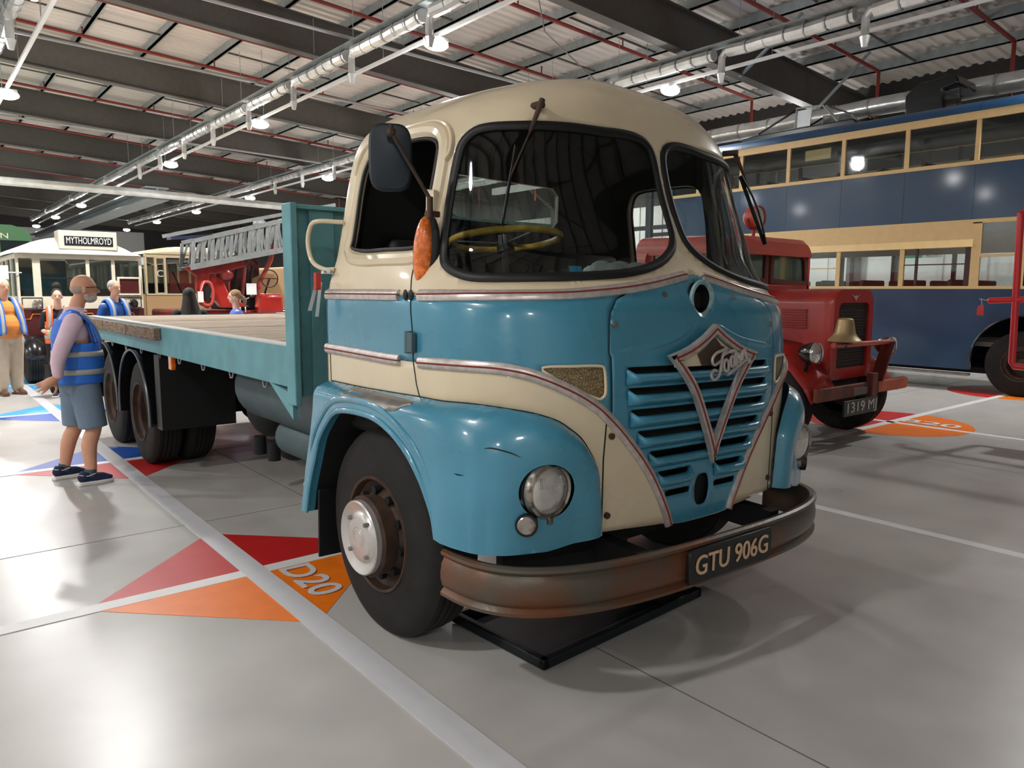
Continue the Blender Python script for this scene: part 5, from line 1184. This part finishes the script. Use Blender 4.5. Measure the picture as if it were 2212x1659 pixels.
B().tube([(-.72+.11*math.cos(a)*abs(math.cos(a))**-.3 if abs(math.cos(a)) > .01 else -.72, .03, 1.62+.22*math.sin(a)) for a in np.linspace(0, 2*PI, 25)[:-1]], .03, 8, closed=True).obj('frame_ring', M_fred2, le)
B().prism([(-.69, 1.48), (-.75, 1.48), (-.78, 1.7), (-.7, 1.8), (-.64, 1.7)], 'y', .02, .06).obj('ring_hole', M_dark, le)
box('body', (-1.2, .3, .55), (2.8, 2.2, 1.30), MATS['dark_fire_red'], le, bevel=.05)
box('seat_box', (-.1, .35, 1.3), (.45, 1.9, 1.55), M_dark, le, bevel=.03)
B().tube([(.30, .25, 1.35), (.36, .25, 1.8), (.62, .25, 2.3), (.68, .25, 2.6)], .045, 10).obj('support_arm', M_fred2, le)
box('scuttle', (.3, .2, 1.2), (.85, 1.9, 1.62), M_fred, le, bevel=.08)
B().tube([(.52+.17*math.cos(a), .1, 1.92+.17*math.sin(a)*1.0) for a in np.linspace(0, 2*PI, 29)[:-1]], .014, 8, closed=True).obj('steering_wheel', M_brown, le)
B().beam((.36, .1, 1.92), (.68, .1, 1.92), .02, .02).cyl((.52, .1, 1.92), (.52, .4, 1.6), .02).obj('steering_column', M_brown, le)
for x in (-.05, .05): B().tube([(x, .2, 1.25), (x, .2, 1.5), (x+.08, .2, 1.55)], .015, 6).obj('hand_rail', M_chrome, le)
for x in (-.7, 2.2):
    B().lathe(tyre_prof(.3, .25, .45, .22, -1), 'y', (x, 0, .446), 36).obj('wheel', M_tyre, le)
box('door_notice', (.07, .15, 1.6), (.27, .16, 1.82), M_white, le)
e = empty('luggage_tag', (1.42, 12.5, 1.56), 'white paper tag hanging beside the dark haired visitor', 'tag'); box('tag_card', (-.05, 0, -.1), (.05, .006, .1), M_white, e)
B().cyl((0, 0, .1), (.08, 0, .3), .004, n=5).obj('string', M_white, e)

gb = empty('green_bus', (-1.0, 24.5, 0), 'green bus roof and dark windows far behind the cream bus', 'bus')
box('lower_body', (-1.2, 0, .4), (1.25, 9, 1.9), mat('green_paint', '3f6a45', .4), gb, bevel=.04); box('window_band', (-1.18, .02, 1.9), (1.23, 8.9, 3.1), mat('dark_glass', '1c2426', .15), gb)
for x in (-1.2, -.4, .4, 1.2): box('window_pillar', (x-.04, -.02, 1.9), (x+.04, .04, 3.1), MATS['green_paint'], gb)
B().prism([(-1.2, 3.1), (-1.1, 3.42), (-.7, 3.55), (.75, 3.55), (1.15, 3.42), (1.25, 3.1)], 'y', 0, 9).obj('roof', MATS['green_paint'], gb)
for s_ in (-1, 1):
    for yy in (1.5, 7): B().lathe(tyre_prof(s_*1.2, .25, .45, .22, s_), 'x', (0, yy, .446), 30).obj('wheel', M_tyre, gb)
text('side_lettering', 'SOUTHERN', .22, M_ocr, gb, (-.1, -.03, 3.22), R3((1, 0, 0), (0, 0, 1)), .002, width=1.5)

# further vehicles seen past the lorry
fv = empty('box_van', (5.2, 15.2, 0), 'cream box van behind the ladder engine', 'van')
box('van_body', (-.9, 0, .5), (1.0, 4, 2.25), M_tan, fv, bevel=.05); box('van_panel', (-.8, -.01, 1.4), (.9, .0, 2.1), M_coc, fv)
for s_ in (-1, 1):
    for yy in (.6, 3.3): B().lathe(tyre_prof(s_*.95, .2, .38, .2, s_), 'x', (0, yy, .376), 30).obj('wheel', M_tyre, fv)

# ================================================================== people
M_skin = mat('skin_fair', 'd29a7e', .55, var=.05, scale=6); M_skin2 = mat('skin_pale', 'dcae96', .55, var=.04)
M_pink = mat('pink_shirt', 'd9bccb', .8, var=.04); M_vest = mat('blue_vest', '2c6ed0', .6, var=.05); M_refl = mat('reflective_band', 'a9a9a4', .45, var=.05)
M_short = mat('grey_blue_shorts', '6d7f92', .85, var=.06); M_navy = mat('navy_mesh', '1d2748', .8, var=.1); M_sole = mat('white_sole', 'e4e2e0', .7)
M_hairg = mat('grey_hair', 'a59c94', .9, var=.15, scale=60); M_hairw = mat('white_hair', 'cfc8c2', .9); M_hairk = mat('dark_brown_hair', '1f1714', .7, var=.2, scale=50, stretch=(8, 8, 1))
M_hairb = mat('fair_hair', '8f7353', .8, var=.2, scale=50); M_or = mat('orange_polo', 'd98a43', .85, var=.05); M_hiviz = mat('orange_hiviz', 'ee6a33', .6)
M_beige = mat('beige_trousers', 'b8aa98', .85, var=.05); M_tshirt = mat('blue_tshirt', '1f4c8c', .85); M_eye = mat('eye_dark', '2a211d', .3); M_lip = mat('lip', 'a2605a', .5)
M_shoeb = mat('brown_shoe', '5d3e2c', .5); M_blackc = mat('black_cloth', '1a1a1c', .85)
def fuse(b, name, m, par, vox=.014, sm=6, label=None):
    o = b.obj(name, m, par, label=label); me = o.data
    r = o.modifiers.new('remesh', 'REMESH'); r.mode = 'VOXEL'; r.voxel_size = vox; r.use_smooth_shade = True
    s_ = o.modifiers.new('smooth', 'SMOOTH'); s_.iterations = sm; s_.factor = .5
    return o
def limb(b, pts, rad, n=14, sx=1, sy=1):
    P = cr(pts, 3); R = [r[0] for r in cr([(r, 0) for r in rad], 3)]
    b.tube(P, R, n, sx=sx, sy=sy); b.ball(P[0], R[0]*.98, 12, 8); b.ball(P[-1], R[-1]*.98, 12, 8); return b
def hand(b, w_, d, side, spread=.3, s_=1.0, up=(0, 0, 1)):
    """palm and five fingers from wrist w_ in direction d"""
    w_ = Vector(w_); d = Vector(d).normalized(); n_ = Vector(up); n_ = (n_-d*n_.dot(d)).normalized(); l = d.cross(n_)*side
    limb(b, [w_, w_+d*.045*s_, w_+d*.085*s_], [.026*s_, .038*s_, .036*s_], 10, 1, 1)
    for k, (o_, ln) in enumerate(((-.030, .062), (-.010, .074), (.010, .070), (.028, .054))):
        p0 = w_+d*.085*s_+n_*o_*s_; dd = (d+n_*o_*spread*8).normalized()
        p1 = p0+dd*ln*.55*s_; p2 = p1+(dd+l*.35).normalized()*ln*.5*s_
        limb(b, [p0, p1, p2], [.0105*s_, .0095*s_, .0075*s_], 8)
    t0 = w_+d*.03*s_-n_*.030*s_; limb(b, [t0, t0+(d*.5-n_).normalized()*.045*s_, t0+(d*.9-n_).normalized()*.078*s_], [.013*s_, .012*s_, .009*s_], 8)
def head(b, c, s_=1.0):
    """head facing +X at centre c"""
    x, y, z = c
    b.ball((x-.008, y, z+.02), (.098*s_, .076*s_, .10*s_), 20, 14); b.ball((x+.030, y, z-.05), (.062*s_, .056*s_, .068*s_), 16, 10); b.ball((x+.055, y, z-.088), (.030, .032, .024), 10, 8)
    b.tube([(x+.085, y, z+.018), (x+.112*s_, y, z-.028), (x+.085, y, z-.036)], [.009, .017, .012], 8)
    for t in (-1, 1): b.ball((x-.012, y+t*.076*s_, z-.012), (.020, .012, .032), 10, 8)
    b.tube([(x+.083, y-.04, z+.028), (x+.09, y, z+.03), (x+.083, y+.04, z+.028)], .010, 6)
def face(par, c, s_=1.0, glasses=False):
    x, y, z = c
    for t in (-1, 1):
        e = B().ball((x+.082*s_, y+t*.031, z+.006), (.0095, .012, .007), 10, 8).obj('eye', mat('eye_white', 'b9aaa2', .4), par); B().ball((x+.0885*s_, y+t*.031, z+.006), .0058, 8, 6).obj('iris', M_eye, e)
    B().tube([(x+.088, y-.024, z-.058), (x+.096, y, z-.06), (x+.088, y+.024, z-.058)], .0055, 6).obj('mouth', M_lip, par)
    if glasses:
        b = B()
        for t in (-1, 1):
            b.tube([(x+.106, y+t*.034+.028*math.cos(a), z+.006+.020*math.sin(a)) for a in np.linspace(0, 2*PI, 17)[:-1]], .0028, 6, closed=True); b.tube([(x+.106, y+t*.062, z+.012), (x+.0, y+t*.082, z+.012), (x-.02, y+t*.08, z)], .003, 6)
        b.obj('glasses', M_black, par)
def shoe(par, c, ang, up, sole, s_=1.0, laces=True):
    mw = Matrix.Translation(c) @ Matrix.Rotation(ang, 4, 'Z')
    prof = [(-.13, .03), (-.12, .042), (-.04, .040), (.05, .048), (.12, .044), (.155, .02)]
    b = B(); V = []; 
    for k, (x, w_) in enumerate(prof): V += [(x, -w_, .0 if k < 5 else .012), (x, w_, .0 if k < 5 else .012), (x, w_+.004, .032), (x, -w_-.004, .032)]
    b.add(V, [(k*4+a, k*4+(a+1) % 4, (k+1)*4+(a+1) % 4, (k+1)*4+a) for k in range(5) for a in range(4)]+[(0, 1, 2, 3), (20, 21, 22, 23)])
    so = b.obj('shoe_sole', sole, par, mw=mw, bevel=.006)
    b = B(); b.ball((-.075, 0, .07), (.058, .040, .055)); b.ball((.02, 0, .055), (.10, .044, .045)); b.ball((.095, 0, .042), (.058, .043, .032)); b.tube([(-.07, 0, .07), (-.06, 0, .115)], [.045, .047], 14)
    u = fuse(b, 'shoe_upper', up, par, .010, 4); u.matrix_local = mw
    if laces:
        bb = B()
        for k in range(4): bb.tube([(.0+.022*k, -.03, .088-.008*k), (.012+.022*k, 0, .102-.009*k), (.0+.022*k, .03, .088-.008*k)], .003, 5)
        bb.tube([(-.13, -.02, .10), (-.06, -.045, .085), (0, -.046, .10)], .0035, 5).obj('shoe_lace', sole, par, mw=mw)
def person(loc, rz, label): return empty('person', loc, label, 'person', rz=rz)

# man in the pink shirt walking past the lorry's rear wheels; local axes: faces +X, his right side is -Y
P1 = person((-1.80, 5.45, 0), .05, 'bald bearded man in pink shirt, blue vest and grey shorts beside the rear wheels')
b = B(); HC = (.135, 0, 1.70)
head(b, HC, 1.02); limb(b, [(.085, 0, 1.60), (.055, 0, 1.50), (.03, 0, 1.42)], [.058, .062, .07])
b.ball((.03, 0, 1.25), (.15, .19, .20), 18, 12); b.ball((.04, 0, 1.03), (.15, .18, .16), 18, 12)
RA = [(.0, -.19, 1.40), (-.15, -.245, 1.13), (-.155, -.245, .96)]; LA = [(.02, .19, 1.40), (.0, .26, 1.14), (.10, .24, .96)]
limb(b, RA, [.055, .042, .028]); limb(b, LA, [.055, .042, .028])
hand(b, (-.165, -.245, .955), (-.85, .05, -.5), 1, .9, 1.1, (-.5, .1, .85)); hand(b, (.12, .24, .94), (.5, 0, -.8), -1)
RL = [(.06, -.09, .92), (.115, -.13, .50), (.06, -.185, .10)]; LL = [(.03, .09, .92), (.03, .14, .50), (-.07, .20, .10)]
limb(b, [RL[0], (.095, -.115, .70), RL[1], (.06, -.155, .34), RL[2]], [.10, .088, .064, .064, .042]); limb(b, [LL[0], (.04, .12, .70), LL[1], (-.03, .17, .34), LL[2]], [.10, .088, .064, .064, .042])
b.ball((.07, -.185, .06), (.05, .04, .05)); b.ball((-.06, .20, .06), (.05, .04, .05))
bd = fuse(b, 'body', M_skin, P1, .0075, 5); face(P1, HC, 1.02, True)
b = B(); b.ball((HC[0]+.040, 0, HC[2]-.078), (.060, .057, .045), 16, 10); b.ball((HC[0]+.012, 0, HC[2]-.055), (.042, .068, .038), 14, 8); fuse(b, 'beard', mat('white_beard', 'b9b0ab', .95, var=.1, scale=60), P1, .008, 3)
b = B(); b.ball((HC[0]-.028, 0, HC[2]+.0), (.084, .0785, .060), 18, 12); b.obj('cropped_hair', mat('grey_stubble', 'a8958a', .9), P1)
b = B(); b.ball((.02, 0, 1.32), (.145, .21, .16), 20, 12); b.ball((.05, 0, 1.12), (.175, .20, .21), 20, 12); b.ball((.04, 0, .98), (.155, .185, .10), 18, 10)
limb(b, [(.0, -.17, 1.42), (-.14, -.25, 1.14), (-.155, -.248, .985)], [.078, .062, .044]); limb(b, [(.02, .17, 1.42), (.0, .27, 1.14), (.09, .245, .98)], [.078, .066, .048]); limb(b, [(.04, 0, 1.48), (.03, 0, 1.40)], [.080, .12])
fuse(b, 'shirt', M_pink, P1, .013, 4)
b = B(); b.tube([(.045, 0, 1.545), (.045, 0, 1.52), (.05, 0, 1.49)], [.068, .082, .10], 20); b.obj('shirt_collar', M_pink, P1, bevel=0)
vest_z = lambda z0, z1, m, nm, e_: None
def torso_band(name, z0, z1, m, par, grow, prof, arc=None):
    """a sleeveless ring of cloth: prof(z) gives centre x, half depth, half width"""
    V = []; n = 40; zs = np.linspace(z0, z1, max(2, int((z1-z0)/.02)+1))
    for z in zs:
        cx, dx, dy = prof(z)
        for k in range(n if arc is None else n+1):
            a = 2*PI*k/n if arc is None else math.radians(arc[0]+(arc[1]-arc[0])*k/n); V.append((cx+(dx+grow)*math.copysign(abs(math.cos(a))**.85, math.cos(a)), (dy+grow)*math.copysign(abs(math.sin(a))**.85, math.sin(a)), z))
    q = n if arc is None else n+1
    o = B().add(V, [(i*q+k, i*q+(k+1) % q, (i+1)*q+(k+1) % q, (i+1)*q+k) for i in range(len(zs)-1) for k in range(n)]).obj(name, m, par); o.modifiers.new('s', 'SOLIDIFY').thickness = .006; return o
tp = lambda z: (np.interp(z, [.9, 1.1, 1.3, 1.5], [.045, .055, .03, .025]), np.interp(z, [.88, 1.0, 1.12, 1.3, 1.5], [.175, .182, .183, .155, .10]), np.interp(z, [.88, 1.1, 1.3, 1.5], [.21, .212, .20, .16]))
vs_ = torso_band('vest', .885, 1.235, M_vest, P1, .012, tp)
for a, c in ((.965, 1.01), (1.12, 1.165)): torso_band('reflective_band', a, c, M_refl, vs_, .017, tp)
for arc in ((-62, -12), (12, 62), (115, 245)): torso_band('vest_panel', 1.235, 1.44, M_vest, vs_, .013, tp, arc)
for arc in ((-50, -30), (30, 50)): torso_band('reflective_strip', 1.235, 1.44, M_refl, vs_, .018, tp, arc)
for s_ in (-1, 1):
    V = []
    pts = [(-.10, 1.24), (-.10, 1.36), (-.03, 1.485), (.06, 1.49), (.15, 1.40), (.20, 1.24)]
    b = B()
    st = [(x, s_*(.13 if 0 < i < 5 else .15), z+.012) for i, (x, z) in enumerate(pts)]
    P = [Vector(p) for p in cr(st, 4)]; V = []
    for p in P: V += [tuple(p+Vector((0, s_*.068, -.03))), tuple(p+Vector((0, s_*-.07, .012)))]
    o = b.add(V, [(2*i, 2*i+1, 2*i+3, 2*i+2) for i in range(len(P)-1)]).obj('vest_shoulder', M_vest, vs_); o.modifiers.new('s', 'SOLIDIFY').thickness = .02
    V2 = []
    for p in P[12:]: V2 += [tuple(p+Vector((.012, s_*.035, -.006))), tuple(p+Vector((.012, s_*-.015, .008)))]
    o = B().add(V2, [(2*i, 2*i+1, 2*i+3, 2*i+2) for i in range(len(P[12:])-1)]).obj('reflective_strip', M_refl, vs_); o.modifiers.new('s', 'SOLIDIFY').thickness = .024
b = B(); b.ball((.035, 0, .90), (.155, .185, .13), 18, 12)
b.tube([(.055, -.09, .92), (.08, -.105, .74), (.105, -.125, .53), (.108, -.127, .49)], [.13, .122, .115, .114], 20).tube([(.03, .09, .92), (.04, .12, .74), (.035, .14, .53), (.035, .142, .49)], [.13, .122, .115, .114], 20)
fuse(b, 'shorts', M_short, P1, .012, 2)
for c, a in (((.075, -.19, 0), .05), ((-.045, .20, 0), .15)):
    B().tube([(c[0]-.03, c[1], .07), (c[0]-.025, c[1], .135)], [.045, .048], 14).obj('ankle_sock', mat('grey_sock', '4c5868', .9), P1)
    shoe(P1, c, a, M_navy, M_sole)

# generic standing visitor
def visitor(loc, rz, label, h, skin, hair, hairk, top, vest=None, legs=M_blackc, shoes=M_shoeb, belly=0, arms=None, sleeve='short', sc=1, skirt=False):
    P = person(loc, rz, label); k = h/1.78; P.scale = (k, k, k)
    HC = (.03, 0, 1.675); b = B(); head(b, HC); limb(b, [(.02, 0, 1.58), (0, 0, 1.44)], [.055, .065])
    b.ball((0, 0, 1.25), (.12+belly*.4, .18, .2)); b.ball((.01+belly*.4, 0, 1.03), (.12+belly, .17+belly*.5, .17))
    R, L = arms or ([(0, -.19, 1.40), (-.03, -.25, 1.13), (.06, -.22, .92)], [(0, .19, 1.40), (-.03, .25, 1.13), (.06, .22, .92)])
    for q, s_ in ((R, 1), (L, -1)):
        limb(b, q, [.053, .042, .028]); d = Vector(q[2])-Vector(q[1]); hand(b, q[2], d, s_)
    for s_ in (-1, 1): limb(b, [(0, s_*.09, .90), (.01, s_*.10, .5), (-.01, s_*.11, .09)], [.10, .062, .045]); b.ball((.03, s_*.11, .05), (.09, .04, .04))
    fuse(b, 'body', skin, P, .013, 5); face(P, HC)
    b = B()
    if hairk == 'short': b.ball((HC[0]-.022, 0, HC[2]+.038), (.098, .083, .092), 18, 12)
    elif hairk == 'back': b.ball((HC[0]-.025, 0, HC[2]+.036), (.100, .084, .095), 18, 12); b.ball((HC[0]-.11, 0, HC[2]+.02), (.045, .045, .045)); 
    elif hairk == 'pony': b.ball((HC[0]-.022, 0, HC[2]+.036), (.102, .086, .095), 18, 12); limb(b, [(HC[0]-.10, 0, HC[2]+.02), (HC[0]-.17, 0, HC[2]-.06), (HC[0]-.16, 0, HC[2]-.18)], [.03, .04, .015])
    else: b.ball((HC[0]-.03, 0, HC[2]+.02), (.105, .095, .115), 18, 12); limb(b, [(HC[0]-.04, 0, HC[2]), (HC[0]-.06, 0, HC[2]-.15), (HC[0]-.07, 0, HC[2]-.32)], [.095, .125, .17])
    fuse(b, 'hair', hair, P, .010, 3)
    b = B(); b.ball((0, 0, 1.31), (.135+belly*.5, .20, .17)); b.ball((.01+belly*.5, 0, 1.08), (.145+belly, .185+belly*.5, .20)); b.ball((.01+belly*.3, 0, .94), (.14+belly*.8, .18+belly*.5, .08))
    for q in (R, L):
        a, m_, e_ = [Vector(v) for v in q]
        limb(b, [a*.98, a.lerp(m_, .55), a.lerp(m_, .95)] if sleeve == 'short' else [a, m_, m_.lerp(e_, .85)], [.075, .065, .06] if sleeve == 'short' else [.075, .06, .045])
    fuse(b, 'top', top, P, .013, 4)
    b = B(); b.ball((.0, 0, .90), (.14+belly*.6, .175+belly*.4, .12))
    for s_ in (-1, 1): limb(b, [(.0, s_*.09, .88), (.01, s_*.10, .5), (-.01, s_*.11, .12)], [.125+belly*.4, .095+belly*.2, .085])
    fuse(b, 'trousers', legs, P, .013, 3)
    if vest:
        tq = lambda z: (belly*.4, np.interp(z, [.9, 1.05, 1.3, 1.5], [.15+belly, .155+belly, .15+belly*.6, .09]), np.interp(z, [.9, 1.1, 1.3, 1.5], [.20+belly*.5, .20+belly*.5, .205, .15]))
        if vest[1] == 'closed':
            v = torso_band('vest', .90, 1.26, vest[0], P, .012, tq)
            for a, c in ((.98, 1.03), (1.15, 1.2)): torso_band('reflective_band', a, c, M_refl, v, .017, tq)
        else: v = empty('vest', (0, 0, 0)); v.parent = P
        for s_ in (-1, 1):
            st = [(-.14-belly*.2, s_*.12, 1.2), (-.13, s_*.12, 1.36), (-.04, s_*.125, 1.50), (.05, s_*.125, 1.50), (.135+belly*.3, s_*.125, 1.36), (.16+belly, s_*.14, 1.15)]+([(.16+belly*1.3, s_*.15, .95)] if vest[1] != 'closed' else [])
            Q = [Vector(p) for p in cr(st, 4)]; V = []
            for p in Q: V += [tuple(p+Vector((0, s_*.05, -.018))), tuple(p+Vector((0, s_*-.045, .012)))]
            o = B().add(V, [(2*i, 2*i+1, 2*i+3, 2*i+2) for i in range(len(Q)-1)]).obj('vest_shoulder', vest[0], v); o.modifiers.new('s', 'SOLIDIFY').thickness = .02
            V = []
            for p in Q[10:]: V += [tuple(p+Vector((.013, s_*.02, -.004))), tuple(p+Vector((.013, s_*-.02, .006)))]
            o = B().add(V, [(2*i, 2*i+1, 2*i+3, 2*i+2) for i in range(len(Q[10:])-1)]).obj('reflective_strip', M_refl, v); o.modifiers.new('s', 'SOLIDIFY').thickness = .024
    for s_ in (-1, 1): shoe(P, (.03, s_*.115, 0), s_*.12, shoes, shoes if shoes is M_shoeb else M_sole, laces=False)
    return P
visitor((-1.66, 12.3, 0), -PI/2+.35, 'white haired man in an orange polo shirt and beige trousers at left edge', 1.83, M_skin, M_hairw, 'short', M_or, (M_vest, 'open'), M_beige, M_shoeb, .07, ([(0, -.2, 1.40), (-.06, -.28, 1.14), (-.08, -.22, .95)], [(0, .2, 1.40), (-.10, .28, 1.14), (-.14, .18, .97)]))
visitor((-1.02, 11.6, 0), -PI/2-.1, 'person in an orange high visibility vest holding a phone, behind the bearded man', 1.68, M_skin2, M_hairk, 'back', M_blackc, (M_hiviz, 'closed'), M_blackc, M_navy, 0, ([(0, -.18, 1.40), (.02, -.24, 1.13), (.22, -.12, 1.10)], [(0, .18, 1.40), (-.03, .25, 1.13), (.06, .22, .92)]))
visitor((-.30, 11.2, 0), -PI/2+.5, 'short haired man in a blue t-shirt and vest behind the lorry deck', 1.82, M_skin, M_hairg, 'short', M_tshirt, (M_vest, 'open'), M_blackc, M_navy)
visitor((.36, 9.5, 0), PI/2, 'person with long dark hair seen from behind past the lorry deck', 1.70, M_skin2, M_hairk, 'long', M_blackc, None, M_blackc, M_navy, 0, None, 'long')
visitor((1.42, 10.6, 0), PI-.3, 'fair haired person with a pony tail past the middle of the deck', 1.68, M_skin2, M_hairb, 'pony', mat('blue_white_top', '4a5fb0', .8), None, M_blackc, M_navy)
ph = empty('phone', (-1.15, 11.36, 1.03), 'phone in a pale yellow case held by the person in orange vest', 'phone')
B().box((-.05, -.006, -.07), (.05, .006, .07)).obj('phone_case', mat('pale_yellow_case', 'c9cc93', .5), ph, bevel=.004)
ph.rotation_euler = (0, .6, .3)
